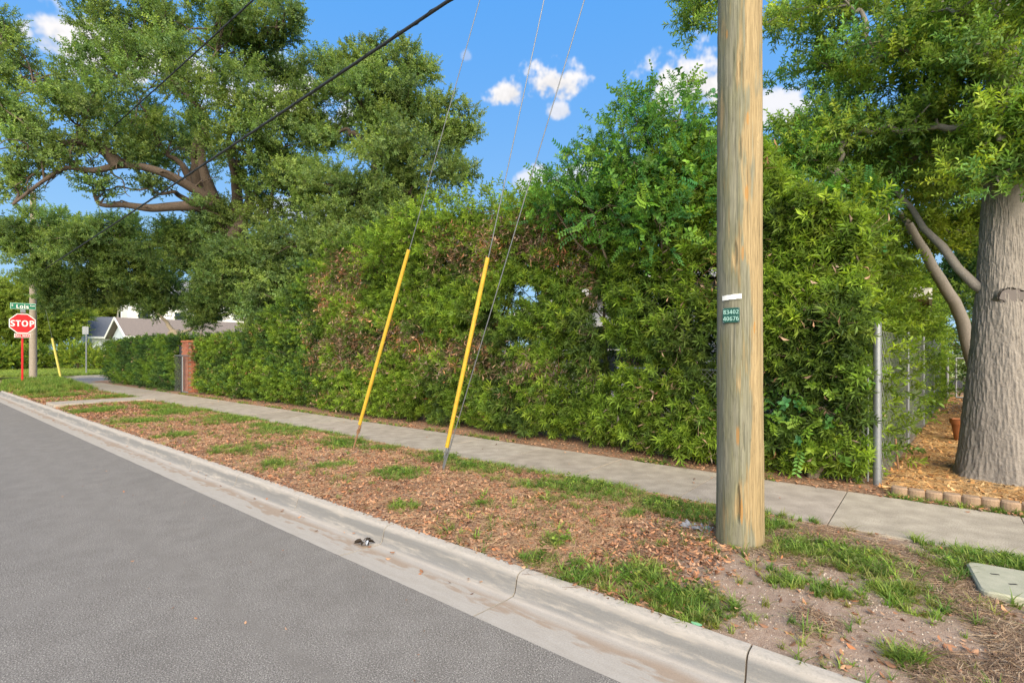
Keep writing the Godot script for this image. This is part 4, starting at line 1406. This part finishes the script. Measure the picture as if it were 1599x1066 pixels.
	var s := [[-34.6, 6.85, -3.95, .9], [-33.12, 7.09, -5.16, 1.72], [-30.63, 6.42, -5.91, 1.50], [-33.72, 5.38, -4.67, 1.25], [-29.59, 6.57, -6.76, 1.65], [-29.74, 5.22, -7.94, 1.56], [-26.81, 6.12, -9.05, 1.65], [-24.58, 4.63, -9.58, 1.58], [-30.17, 4.23, -8.87, 1.14], [-26.11, 3.72, -9.62, 1.35], [-35.38, 4.84, -5.90, 1.18], [-22.55, 3.95, -9.95, 1.24], [-32.56, 5.04, -6.92, 1.30], [-24.95, 5.97, -10.57, 1.50], [-33.31, 4.33, -6.30, 0.84], [-33.55, 4.17, -7.40, 0.88], [-31.43, 4.33, -7.84, 0.84], [-30.68, 3.81, -8.46, 0.65], [-35.64, 4.00, -5.68, 0.74], [-27.68, 3.03, -9.62, 0.56], [-32.43, 5.37, -7.02, 0.97]]
	tree("corner_tree", "pale-trunked forked tree behind the low clipped hedge near the corner", "", [[-29.5, 0, -9.5, .44], [-29.5, 1.2, -9.4, .38], [-29.6, 2.0, -9.3, .36], [-29.75, 2.5, -9.2, .30]], s, SP.oak, pal, M.bark_pale, 11.0, 46, .44, 1.25, .6)
	# background trees beyond the side street and behind the yards
	var far := [[-60, 3, 8.0, "pale green tree left of the stop sign across the side street"], [-63, -8, 8.5, "yellow-green tree between the stop sign and the white house"], [-66, -2, 7.5, "bright green tree at the far left beyond the stop sign"], [-74, -12, 9.0, "tall tree beyond the lawn behind the far pole"], [-72, -34, 9.5, "dark tree behind the white house"], [-50, -36, 9.0, "dark tree behind the low grey-roofed house"], [-16, -26, 6.5, "low round tree behind the hedge left of the pole"], [-6, -24, 6.0, "low round tree behind the hedge near the pole"], [4, -30, 8.0, "tree at the end of the alley"], [-30, -30, 8.5, "dark tree showing between the oak and the houses"]]
	for f in far:
		var lobes := []
		var h: float = f[2]
		for k in 16:
			var o := ball()
			lobes.append([f[0] + o.x * h * .42, h * .62 + o.y * h * .34, f[1] + o.z * h * .42, h * .20])
		var fp := [Color(.22, .33, .05), Color(.30, .42, .06), Color(.38, .46, .065)] if f[0] <= -60 else pal
		tree("background_tree", f[3], "trees in the background", [[f[0], 0, f[1], .3], [f[0], h * .3, f[1], .24], [f[0], h * .55, f[1], .16]], lobes, [SP.oak[0]], fp, M.bark_far, 6.5, 30, .6, 1.9, .5)

# ------------------------------------------------------------------ corner: stop sign, far pole, leaning yellow stake
func build_corner() -> void:
	var c := Vector3(-28.17, 0.16, -3.41)
	var toward := PI / 2 - .06
	var t := thing("stop_sign", "red octagonal stop sign on a red post at the street corner", "stop sign", c, toward)
	var red := mat(lin(.55, .008, .012), .4)
	var white := mat(lin(.78, .76, .74), .5)
	var b := B.new()
	box(b, Vector3(0, 1.45, -.04), Vector3(.065, 3.1, .04), .008)
	obj("post", b, red, t)
	var oct := func(bb: B, r: float, z0: float, z1: float, y: float):
		var f := []
		var k := []
		for s in 8:
			var a := TAU * (s + .5) / 8
			f.append(Vector3(cos(a) * r, y + sin(a) * r, z1)); k.append(Vector3(cos(a) * r, y + sin(a) * r, z0))
		bb.face(f)
		for s in 8: bb.face([k[s], k[(s + 1) % 8], f[(s + 1) % 8], f[s]])
		k.reverse(); bb.face(k)
	b = B.new()
	oct.call(b, .420, 0.0, .012, 2.47)
	obj("border", b, white, t)
	b = B.new()
	oct.call(b, .388, .013, .017, 2.47)
	var panel := obj("face", b, red, t)
	var font := SystemFont.new()
	font.font_names = PackedStringArray(["Droid Sans"])
	font.font_weight = 700
	var txt := func(s: String, size: float, at: Vector3, m: Material, parent: Node, sq := 1.0):
		var tm := TextMesh.new()
		tm.text = s
		tm.font = font
		tm.font_size = 96
		tm.pixel_size = size / 96.0
		tm.depth = .006
		use("lettering", tm, m, parent, Transform3D(Basis.IDENTITY.scaled(Vector3(sq, 1, 1)), at))
	txt.call("STOP", .335, Vector3(0, 2.47, .022), white, panel, .88)
	b = B.new()
	box(b, Vector3(0, 1.985, .006), Vector3(.47, .165, .012), .004)
	var plate := obj("all_way_plate", b, white, t)
	b = B.new()
	box(b, Vector3(0, 1.985, .015), Vector3(.43, .125, .006), .002)
	obj("plate_face", b, red, plate)
	txt.call("ALL WAY", .10, Vector3(0, 1.985, .022), white, plate)
	var green := mat(lin(.005, .16, .085), .4)
	b = B.new()
	box(b, Vector3(.02, 3.16, .0), Vector3(.74, .24, .012), .004)
	var ns := obj("street_name_blade", b, mat(lin(.35, .62, .5), .5), t)
	b = B.new()
	box(b, Vector3(.02, 3.16, .008), Vector3(.71, .205, .010), .003)
	obj("blade_face", b, green, ns)
	txt.call("Lois", .20, Vector3(0.0, 3.145, .016), white, ns)
	txt.call("S", .11, Vector3(-.29, 3.185, .016), white, ns)
	txt.call("Ave", .085, Vector3(.29, 3.19, .016), white, ns)
	b = B.new()
	box(b, Vector3(.02, 2.97, -.02), Vector3(.16, .16, .05), .01)
	obj("bracket", b, M.galv, t)
	# far pole
	t = thing("utility_pole", "slender grey utility pole behind the stop sign", "utility pole", Vector3(-37.33, 0, -4.94))
	b = B.new()
	tube(b, [Vector3(0, -.1, 0), Vector3(0, 4, 0), Vector3(0, 8, 0), Vector3(0, 10.05, 0)], [.17, .155, .135, .125], 16, true, .06)
	obj("pole_shaft", b, tri(grain(512, 111, .02, .12, lin(.24, .20, .155), lin(.36, .31, .25), lin(.44, .40, .34), .66, lin(.13, .105, .08), .36), .7, .95), t)
	for y in [8.9, 9.5]:
		b = B.new()
		tube(b, [Vector3(.1, y, .05), Vector3(.26, y + .02, .05), Vector3(.30, y + .12, .05)], [.02, .03, .02], 8)
		obj("insulator", b, M.black, t)
	var pc := thing("power_line", "short dark wire leaving the top of the far pole to the right", "cable", Vector3(-37.2, 9.0, -4.9), 0.0, "overhead cables")
	b = B.new()
	var pts := sag(Vector3.ZERO, Vector3(9.0, -1.2, -14.0), .5, 16)
	var rr := []
	for p in pts: rr.append(.014)
	tube(b, pts, rr, 6)
	obj("conductor", b, M.cable, pc)
	# yellow stake
	t = thing("leaning_stake", "thin pale yellow guy marker leaning beside the clipped hedge corner", "marker stake", Vector3(-30.75, .05, -5.05))
	b = B.new()
	tube(b, [Vector3(0, -.05, 0), Vector3(.34, 2.05, .40)], [.045, .045], 10)
	obj("guard", b, mat(lin(.72, .62, .16), .5), t)
	b = B.new()
	rod(b, Vector3(.34, 2.05, .40), Vector3(.55, 3.3, .65), .006, 5)
	obj("strand", b, M.strand, t)
	# sign post across the side street
	t = thing("sign_post", "thin grey sign post on the lawn across the side street", "post", Vector3(-42.15, 0.02, -8.1))
	b = B.new()
	rod(b, Vector3.ZERO, Vector3(0, 3.1, 0), .04, 8)
	obj("post", b, M.galv, t)
	b = B.new()
	box(b, Vector3(0, 2.85, .045), Vector3(.35, .5, .01), .003, Basis(Vector3.UP, .9))
	obj("panel", b, M.galv, t)
	# shrubs along the far lawn
	var spots := [[-55.5, -4.4, 2.1], [-56.5, -6.6, 2.4], [-57, -8.6, 2.2], [-56, -10.2, 2.0], [-52, -10.6, 1.5], [-51, -12.4, 1.5], [-48.4, -13.6, 1.9], [-48, -16.6, 2.0], [-62, -3.0, 3.0], [-60, -1.0, 3.0]]
	var marks := ["at the far left edge", "behind the stop sign", "right of the far pole", "behind the leaning stake", "left of the thin sign post", "right of the thin sign post", "in front of the blue gable", "beside the clipped hedge end", "tall and pale behind the stop sign", "outermost at the left edge"]
	for k in spots.size():
		var q: Array = spots[k]
		var lobes := []
		for j in 7:
			lobes.append([q[0] + rf(-.8, .8), q[2] * rf(.25, .8), q[1] + rf(-1.2, 1.2), q[2] * .36])
		var st := leaf_mass("garden_shrub", "yellow-green rounded shrub across the side street, " + marks[k], "shrub", lobes, [SP.boxy[0]], [Color(.22, .34, .04), Color(.32, .44, .05), Color(.14, .25, .04), Color(.42, .50, .06)], 230.0, 2.0, Vector3(q[0], 0, q[1]))
		st.set_meta("group", "shrubs across the side street")

# ------------------------------------------------------------------ houses
func gable_house(called: String, label: String, at: Vector3, w: float, l: float, eave: float, ridge: float, wall: Color, roof: Color, wins: Array) -> void:
	# ridge along -z, gable end at +z (z = 0), width along x
	var t := thing(called, label, "house", at)
	var b := B.new()
	var hw := w / 2
	b.face([Vector3(-hw, 0, 0), Vector3(hw, 0, 0), Vector3(hw, eave, 0), Vector3(0, ridge, 0), Vector3(-hw, eave, 0)])
	b.face([Vector3(hw, 0, 0), Vector3(hw, 0, -l), Vector3(hw, eave, -l), Vector3(hw, eave, 0)])
	b.face([Vector3(-hw, 0, -l), Vector3(-hw, 0, 0), Vector3(-hw, eave, 0), Vector3(-hw, eave, -l)])
	b.face([Vector3(hw, 0, -l), Vector3(-hw, 0, -l), Vector3(-hw, eave, -l), Vector3(0, ridge, -l), Vector3(hw, eave, -l)])
	obj("wall", b, mat(wall, .9), t)
	b = B.new()
	var sl := (ridge - eave) / hw
	var ov := .45
	for s in [-1.0, 1.0]:
		var e := Vector3(s * (hw + ov), eave - ov * sl + .08, ov)
		var r := Vector3(0, ridge + .08, ov)
		var e2 := e - Vector3(0, 0, l + 2 * ov)
		var r2 := r - Vector3(0, 0, l + 2 * ov)
		var up := Vector3(0, .14, 0)
		var top := [e + up, e2 + up, r2 + up, r + up]
		if s < 0: top.reverse()
		b.face(top)
		var low := [r, r2, e2, e]
		if s < 0: low.reverse()
		b.face(low)
	obj("roof", b, tri(grain(256, 121, .03, .15, roof * .9, roof * 1.1, roof * 1.25, .66, roof * .6, .36), .8, .95), t)
	b = B.new()
	for s in [-1.0, 1.0]:
		var e := Vector3(s * (hw + ov), eave - ov * sl + .15, 0)
		box(b, e + Vector3(s * .03, 0, -l / 2), Vector3(.05, .2, l + 2 * ov))
		var mid := Vector3(s * (hw + ov) / 2, (e.y + ridge + .15) / 2, ov + .025)
		box(b, mid, Vector3(sqrt(pow(hw + ov, 2) + pow(ridge + .15 - e.y, 2)), .2, .05), 0.0, Basis(Vector3.BACK, -s * atan2(ridge + .15 - e.y, hw + ov)))
	obj("fascia", b, M.white, t)
	for q in wins:          # [face 0 gable, 1 long side; along; sill; width; height]
		var win := Node3D.new()
		win.name = "window"
		t.add_child(win, true)
		if q[0] == 0: win.position = Vector3(q[1], q[2] + q[4] / 2, .0)
		else:
			win.position = Vector3(hw, q[2] + q[4] / 2, -q[1])
			win.rotation.y = PI / 2
		b = B.new()
		for s in [-1.0, 1.0]:
			box(b, Vector3(s * (q[3] / 2 + .04), 0, .02), Vector3(.08, q[4] + .16, .08))
			box(b, Vector3(0, s * (q[4] / 2 + .04), .02), Vector3(q[3], .08, .08))
		box(b, Vector3(0, 0, .02), Vector3(q[3], .04, .05))
		obj("frame", b, M.white, win)
		b = B.new()
		box(b, Vector3(0, 0, .012), Vector3(q[3], q[4], .01))
		obj("pane", b, mat(lin(.03, .04, .05), .08), win)

func build_houses() -> void:
	gable_house("ranch_house", "low pale blue house with brown roof behind the corner tree", Vector3(-52.6, 0, -12.4), 5.2, 19.0, 2.75, 4.15, lin(.50, .58, .64), lin(.20, .165, .14), [[0, .6, 1.1, 1.1, 1.2], [1, 4.0, 1.0, 1.4, 1.3], [1, 10.0, 1.0, 2.0, 1.3]])
	gable_house("white_house", "tall white two-storey house behind the low brown-roofed house", Vector3(-72.0, 0, -16.5), 9.0, 26.0, 7.4, 10.0, lin(.80, .79, .76), lin(.20, .20, .21), [[0, -1.5, 1.0, 1.2, 1.6], [0, 1.5, 4.4, 1.2, 1.6], [1, 1.5, 4.2, 1.1, 1.8], [1, 5.0, 4.2, 1.1, 1.8], [1, 9.0, 4.4, 1.2, 1.6], [1, 9.0, 1.0, 1.6, 1.6]])
	gable_house("cottage", "small white house front with dark roof left of the blue gable", Vector3(-66.5, 0, -12.8), 4.6, 6.0, 3.1, 4.9, lin(.68, .72, .76), lin(.12, .13, .15), [[0, .9, .9, .7, 1.5], [0, -.6, .9, .7, 1.5], [1, 2.5, .9, 1.2, 1.5]])
	# house behind the hedge, glimpsed through the leaves
	gable_house("hedged_house", "pale house glimpsed through gaps in the tall hedge", Vector3(-5.0, 0, -12.5), 9.0, 9.0, 2.5, 3.4, lin(.62, .64, .68), lin(.42, .27, .21), [[0, -1.5, .9, 1.6, 1.3], [0, 2.0, .9, 1.6, 1.3]])

# ------------------------------------------------------------------ litter and grass
var TUFTS := [[-2.19, -2.95, 0.13], [-1.49, -3.06, 0.30], [-1.07, -3.08, 0.20], [-2.82, -4.80, 0.62], [-2.0, -4.75, .3], [-4.60, -4.71, 0.33], [-4.96, -3.97, 0.32], [-8.03, -3.49, 0.39], [-11.88, -4.80, 0.75], [-5.90, -3.64, 0.20], [-0.39, -4.23, 0.30], [-0.22, -3.90, 0.20], [-0.74, -4.31, 0.26], [-0.73, -3.64, 0.10], [0.29, -4.80, 0.33], [-0.97, -4.73, 0.16], [-0.11, -3.10, 0.07], [-2.05, -4.22, 0.12], [-2.26, -3.30, 0.13], [-16.2, -3.40, 0.62], [-0.44, -3.66, 0.13], [-1.92, -4.61, 0.22], [-5.19, -4.82, 0.22], [-9.6, -4.6, .5], [-14.2, -4.4, .6], [-1.2, -2.98, .22], [-1.8, -2.95, .2], [-3.3, -3.6, .1], [.7, -4.9, .4], [1.4, -4.8, .5], [-26.5, -4.2, 1.3], [-28.5, -4.0, 1.6], [-30.0, -4.4, 1.2], [-24.5, -3.4, .7], [-20.6, -4.7, .4], [-22.4, -3.6, .5], [-13.0, -3.4, .4], [-10.4, -3.3, .3], [-6.6, -3.2, .25], [-7.2, -4.7, .4], [-15.8, -4.6, .5], [-3.9, -3.1, .14], [-3.4, -4.4, .16]]

func tuft(x: float, z: float) -> float:
	var s := 0.0
	for q in TUFTS:
		var d: float = Vector2(x - q[0], z - q[1]).length() / (q[2] * 1.4)
		if d < 1.3: s = maxf(s, 1.15 - d)
	if x < -1.0 and x > -21.0 and z < -4.35: s = maxf(s, .42 + patchy.get_noise_2d(x * 12.0, z * 24.0 + 50.0) * .7)     # strip along the sidewalk
	return s + patchy.get_noise_2d(x * 60.0, z * 60.0) * .55

func build_litter() -> void:
	# fallen leaves
	var leafs := []
	for k in 3:
		var b := B.new()
		leaf(b, Vector3(0, 0, -.035), Vector3(0, 0, 1), Vector3(1, 0, 0), .075, .026 + .006 * k, .012 - .012 * k, true)
		leafs.append(b.mesh())
	var browns := [Color(.34, .155, .075), Color(.41, .205, .10), Color(.23, .105, .055), Color(.46, .27, .155), Color(.14, .072, .042), Color(.35, .225, .145), Color(.36, .14, .055), Color(.28, .14, .075)]
	var buf := [PackedFloat32Array(), PackedFloat32Array(), PackedFloat32Array()]
	for k in 95000:
		var f := rng.randf()
		var x := 1.6 - pow(f, 1.55) * 29.0
		var z := rf(-5.13, -2.78)
		if x > -19.45 and x < -18.15: continue
		var s := sandy(x, z)
		if rng.randf() < s * .93: continue
		if x > -1.1 and rng.randf() < .85: continue
		var g := tuft(x, z)
		if g > .5 and rng.randf() < .6: continue
		var size := rf(.3, .75) * (1.0 if x > -6 else 1.0 + (-6.0 - x) * .025)
		var up := (Vector3.UP * 1.2 + ball() * .9).normalized()
		put(buf[rng.randi() % 3], facing(up, rf(0, TAU), size), Vector3(x, mound(x, z) + rf(.002, .028), z), pick(browns))
	# strays on the sidewalk, in the gutter and under the hedge
	for k in 5200:
		var x := 1.5 - pow(rng.randf(), 1.4) * 22.0
		var z: float
		var y := .012
		var r := rng.randf()
		if r < .012: z = rf(-6.4, -5.2)
		elif r < .03:
			z = rf(-2.68, -2.45); y = -.128
		else:
			z = -6.48 - pow(rng.randf(), 1.3) * .7; y = .02
		put(buf[rng.randi() % 3], facing((Vector3.UP * 1.5 + ball() * .8).normalized(), rf(0, TAU), rf(.3, .7)), Vector3(x, y + rf(0, .015), z), pick(browns))
	for k in 60:
		var x := rf(-9.0, .5)
		var z := -2.25 + pow(rng.randf(), 1.5) * 2.5
		put(buf[rng.randi() % 3], facing((Vector3.UP * 2.0 + ball() * .5).normalized(), rf(0, TAU), rf(.2, .45)), Vector3(x, -.105 + .012 * (z + 2.27), z), pick(browns))
	# alley mulch
	var orange := [Color(.52, .25, .08), Color(.58, .33, .12), Color(.42, .18, .06), Color(.62, .42, .2)]
	for k in 11000:
		var z := -6.75 - pow(rng.randf(), 1.4) * 16.0
		var x := rf(-.42, 3.2) + .054 * (-z - 7.0)
		put(buf[rng.randi() % 3], facing((Vector3.UP * 1.4 + ball() * .9).normalized(), rf(0, TAU), rf(.6, 1.3)), Vector3(x, .03 + rf(0, .03), z), pick(orange))
	for k in 3:
		var o := many("leaf_litter", leafs[k], M.dry, buf[k])
		tag(o, ["brown fallen leaves carpeting the verge and alley", "curled brown fallen leaves scattered over the verge", "flat tan fallen leaves mixed through the verge litter"][k], "leaves", "fallen leaves", "stuff")
	# dry stems and thatch on the near right
	var straw := B.new()
	for k in 7:
		var a := rf(0, TAU)
		var d := Vector3(cos(a), 0, sin(a)) * rf(.04, .10)
		var o := Vector3(rf(-.05, .05), rf(.002, .012), rf(-.05, .05))
		straw.tint = Color.WHITE * rf(.75, 1.2)
		tube(straw, [o - d, o + ball() * .012, o + d + Vector3(0, rf(0, .03), 0)], [.0011, .0016, .0008], 3, false)
	var sb := PackedFloat32Array()
	for k in 30000:
		var x := rf(-2.2, 1.6)
		var z := rf(-5.1, -2.80)
		var w := clampf((x + 1.6) * .8, .0, 1.0) * clampf((z + 4.5) * 1.0, .12, 1.0)
		if rng.randf() > w + .05: continue
		if patchy.get_noise_2d(x * 40.0, z * 40.0 + 99.0) > .2: continue
		if patchy.get_noise_2d(x * 16.0 + 300.0, z * 20.0) > (.22 if z > -3.3 else -.08): continue
		put(sb, Basis(Vector3.UP, rf(0, TAU)).scaled_local(Vector3.ONE * rf(.6, 1.2)), Vector3(x, mound(x, z) + .002, z), pick([Color(.38, .26, .165), Color(.27, .175, .11), Color(.50, .39, .27), Color(.19, .125, .085)]))
	for k in 2600:
		var z := -6.8 - pow(rng.randf(), 1.2) * 9.0
		var x := rf(-.4, 2.6) + .054 * (-z - 7.0)
		put(sb, Basis(Vector3.UP, rf(0, TAU)).scaled_local(Vector3.ONE * rf(.7, 1.5)), Vector3(x, .04, z), pick([Color(.58, .36, .14), Color(.48, .27, .10), Color(.65, .47, .25)]))
	for k in 5000:
		var x := -2.0 - pow(rng.randf(), 1.5) * 12.0
		var z := rf(-5.1, -2.85)
		put(sb, Basis(Vector3.UP, rf(0, TAU)).scaled_local(Vector3.ONE * rf(.5, 1.0)), Vector3(x, mound(x, z) + .01, z), pick([Color(.42, .25, .14), Color(.52, .36, .22)]))
	tag(many("dry_thatch", straw.mesh(), M.dry, sb), "dry straw-coloured grass stems matted over the bare ground", "thatch", "", "stuff")
	# pebbles and clods in the sand
	var clod := SphereMesh.new()
	clod.radial_segments = 6; clod.rings = 3; clod.radius = .5; clod.height = .8
	var cb := PackedFloat32Array()
	for k in 14000:
		var x := rf(-2.6, 1.6)
		var z := rf(-5.1, -2.83)
		if rng.randf() > sandy(x, z) + .05: continue
		put(cb, Basis(ball().normalized(), rf(0, TAU)).scaled_local(Vector3(rf(.4, 1), rf(.4, 1), rf(.4, 1)) * rf(.004, .02)), Vector3(x, mound(x, z), z), pick([Color(.34, .28, .225), Color(.25, .19, .145), Color(.40, .345, .285)]))
	tag(many("soil_crumbs", clod, M.dry, cb), "pale sandy crumbs over the bare ground round the pole", "soil", "", "stuff")
	# grass
	var tufts := [blades(14, .09, .009, 1.0), blades(12, .12, .010, 1.2), blades(12, .065, .014, 1.6)]
	var gb := [PackedFloat32Array(), PackedFloat32Array(), PackedFloat32Array()]
	var greens := [Color(.16, .30, .045), Color(.22, .37, .05), Color(.29, .42, .07), Color(.13, .25, .05), Color(.36, .42, .11)]
	for k in 85000:
		var f := rng.randf()
		var x := 1.7 - pow(f, 1.6) * 33.0
		var z := rf(-5.2, -2.80)
		if x > -19.45 and x < -18.15 and rng.randf() < .93: continue
		if x > .17 and x < 1.12 and z > -4.76 and z < -4.2: continue
		var g := tuft(x, z)
		if g < .28 + rf(0, .75): 
			if rng.randf() > (.06 if patchy.get_noise_2d(x * 14.0 + 77.0, z * 30.0) > .1 else .012): continue
		var size := rf(.35, .95) * (1.0 if x > -5 else 1.0 + (-5.0 - x) * .035)
		var c := pick(greens)
		if g < .7 and rng.randf() < .3: c = c.lerp(Color(.38, .30, .10), .5)
		put(gb[rng.randi() % 3], Basis(Vector3.UP, rf(0, TAU)).scaled_local(Vector3(size, size * (.9 if x > -24 else 1.6), size)), Vector3(x, mound(x, z) - .004, z), c)
	# along the edges of the sidewalk and the foot of the hedge
	for k in 2600:
		var x := 1.5 - pow(rng.randf(), 1.3) * 26.0
		var edge: float = [-5.14, -6.53, -6.6][rng.randi() % 3]
		if patchy.get_noise_2d(x * 40.0, edge * 50.0) < .05: continue
		put(gb[rng.randi() % 3], Basis(Vector3.UP, rf(0, TAU)).scaled_local(Vector3.ONE * rf(.4, .8)), Vector3(x, .0, edge + rf(-.05, .05)), pick(greens))
	for k in 3:
		tag(many("grass", tufts[k], M.leaf, gb[k]), ["fine green grass tufts growing on the verge", "long-bladed green grass tufts growing on the verge", "short spreading crabgrass tufts growing on the verge"][k], "grass", "verge grass", "stuff")
	# broad weeds
	var wb := PackedFloat32Array()
	for k in 2600:
		var x := 1.5 - pow(rng.randf(), 1.4) * 9.0
		var z := rf(-5.1, -2.85)
		if tuft(x, z) < .75 or (x > .15 and z > -4.8 and z < -4.15): continue
		put(wb, facing(Vector3.UP + ball() * .9, rf(0, TAU), rf(.18, .42)), Vector3(x, mound(x, z) + rf(.0, .03), z), pick(greens))
	tag(many("weeds", SP.broad[0], M.leaf, wb), "low broad-leaved weeds among the verge grass", "weeds", "", "stuff")
	# lawn blades by the far kerb
	var lb := PackedFloat32Array()
	for k in 9000:
		var x := -41.5 - pow(rng.randf(), 1.3) * 16.0
		var z := rf(-22, -3.6)
		put(lb, Basis(Vector3.UP, rf(0, TAU)).scaled_local(Vector3.ONE * rf(1.2, 2.0)), Vector3(x, .02, z), pick([Color(.30, .40, .08), Color(.40, .46, .11), Color(.22, .33, .06)]))
	tag(many("lawn_grass", tufts[1], M.leaf, lb), "mown grass of the lawn across the side street", "grass", "", "stuff")

# ------------------------------------------------------------------ small things
func build_small_things() -> void:
	# utility box lid
	var t := thing("utility_box_lid", "grey-green utility box lid lying in the verge at the right edge", "box lid", Vector3(.64, .0, -4.48), .10)
	var b := B.new()
	var out := []
	var w := .44
	var d := .26
	var r := .05
	for q in [[1, 1, 0], [-1, 1, 1], [-1, -1, 2], [1, -1, 3]]:
		for s in 5:
			var a: float = (q[2] + s / 4.0) * PI / 2
			out.append(Vector2(q[0] * (w - r) + cos(a) * r, q[1] * (d - r) + sin(a) * r))
	var n := out.size()
	var topf := []
	for k in n:
		var p: Vector2 = out[k]
		var p2: Vector2 = out[(k + 1) % n]
		var q: Vector2 = p * .975
		var q2: Vector2 = p2 * .975
		b.face([Vector3(p.x, .055, -p.y), Vector3(p.x, -.1, -p.y), Vector3(p2.x, -.1, -p2.y), Vector3(p2.x, .055, -p2.y)])
		b.face([Vector3(p.x, .055, -p.y), Vector3(p2.x, .055, -p2.y), Vector3(q2.x, .066, -q2.y), Vector3(q.x, .066, -q.y)])
		topf.append(Vector3(q.x, .066, -q.y))
	b.face(topf)
	obj("cover", b, M.lid, t)
	for q in [[-.32, -.08, .3], [-.26, .05, .5], [.25, 0., .2]]:
		b = B.new()
		box(b, Vector3(q[0], .066, q[1]), Vector3(.045, .004, .013), 0.0, Basis(Vector3.UP, q[2]))
		obj("slot", b, M.black, t)
	# crumpled litter in the gutter
	t = thing("crumpled_litter", "dark crumpled scrap with a white corner lying in the gutter", "litter", Vector3(-3.72, -.12, -2.56))
	b = B.new()
	for k in 7:
		var a := k * .9
		leaf(b, Vector3(cos(a) * .015, .012, sin(a) * .015), Vector3(cos(a), .06 + .12 * (k % 3), sin(a)).normalized(), Vector3(-sin(a), .1, cos(a)).normalized(), .05 + .012 * (k % 4), .03, .02, true)
	obj("scrap", b, mat(lin(.05, .035, .02), .6), t)
	b = B.new()
	leaf(b, Vector3(.02, .015, .01), Vector3(.9, .2, .3).normalized(), Vector3(-.3, .2, .9).normalized(), .07, .04, .02, true)
	obj("white_corner", b, M.white, t)
	# grey sheeting by the pole
	t = thing("plastic_sheet", "crumpled blue-grey plastic sheet at the foot of the pole", "plastic sheet", Vector3(-1.52, 0.0, -4.28))
	b = B.new()
	var f := FastNoiseLite.new()
	f.seed = 3; f.frequency = 4.0
	sheet(b, -.12, .12, 22, .07, -.09, 16, func(x, z): return .012 + .05 * absf(f.get_noise_2d(x * 2.0, z * 2.0)) + mound(x - 1.52, z - 4.28), white())
	obj("sheet", b, mat(lin(.33, .33, .34), .5), t)
	# green paint spot on the kerb
	t = thing("paint_spot", "small pale green survey paint spot on the kerb top", "paint mark", Vector3(-1.0, .0085, -2.815))
	b = B.new()
	var pts := []
	for k in 14:
		var a := TAU * k / 14
		pts.append(Vector3(cos(a) * .032 * rf(.8, 1.1), 0, -sin(a) * .018 * rf(.8, 1.1)))
	b.face(pts)
	obj("spot", b, mat(lin(.20, .48, .26), .8), t)
	# terracotta pot behind the trunk
	t = thing("clay_pot", "orange clay pot half hidden behind the right tree trunk", "pot", Vector3(.42, .02, -11.1))
	b = B.new()
	tube(b, [Vector3.ZERO, Vector3(0, .30, 0), Vector3(0, .31, 0), Vector3(0, .38, 0), Vector3(0, .38, 0) + Vector3(0, .001, 0), Vector3(0, .3, 0)], [.13, .18, .20, .20, .17, .15], 20)
	obj("pot", b, mat(lin(.45, .16, .06), .85), t)
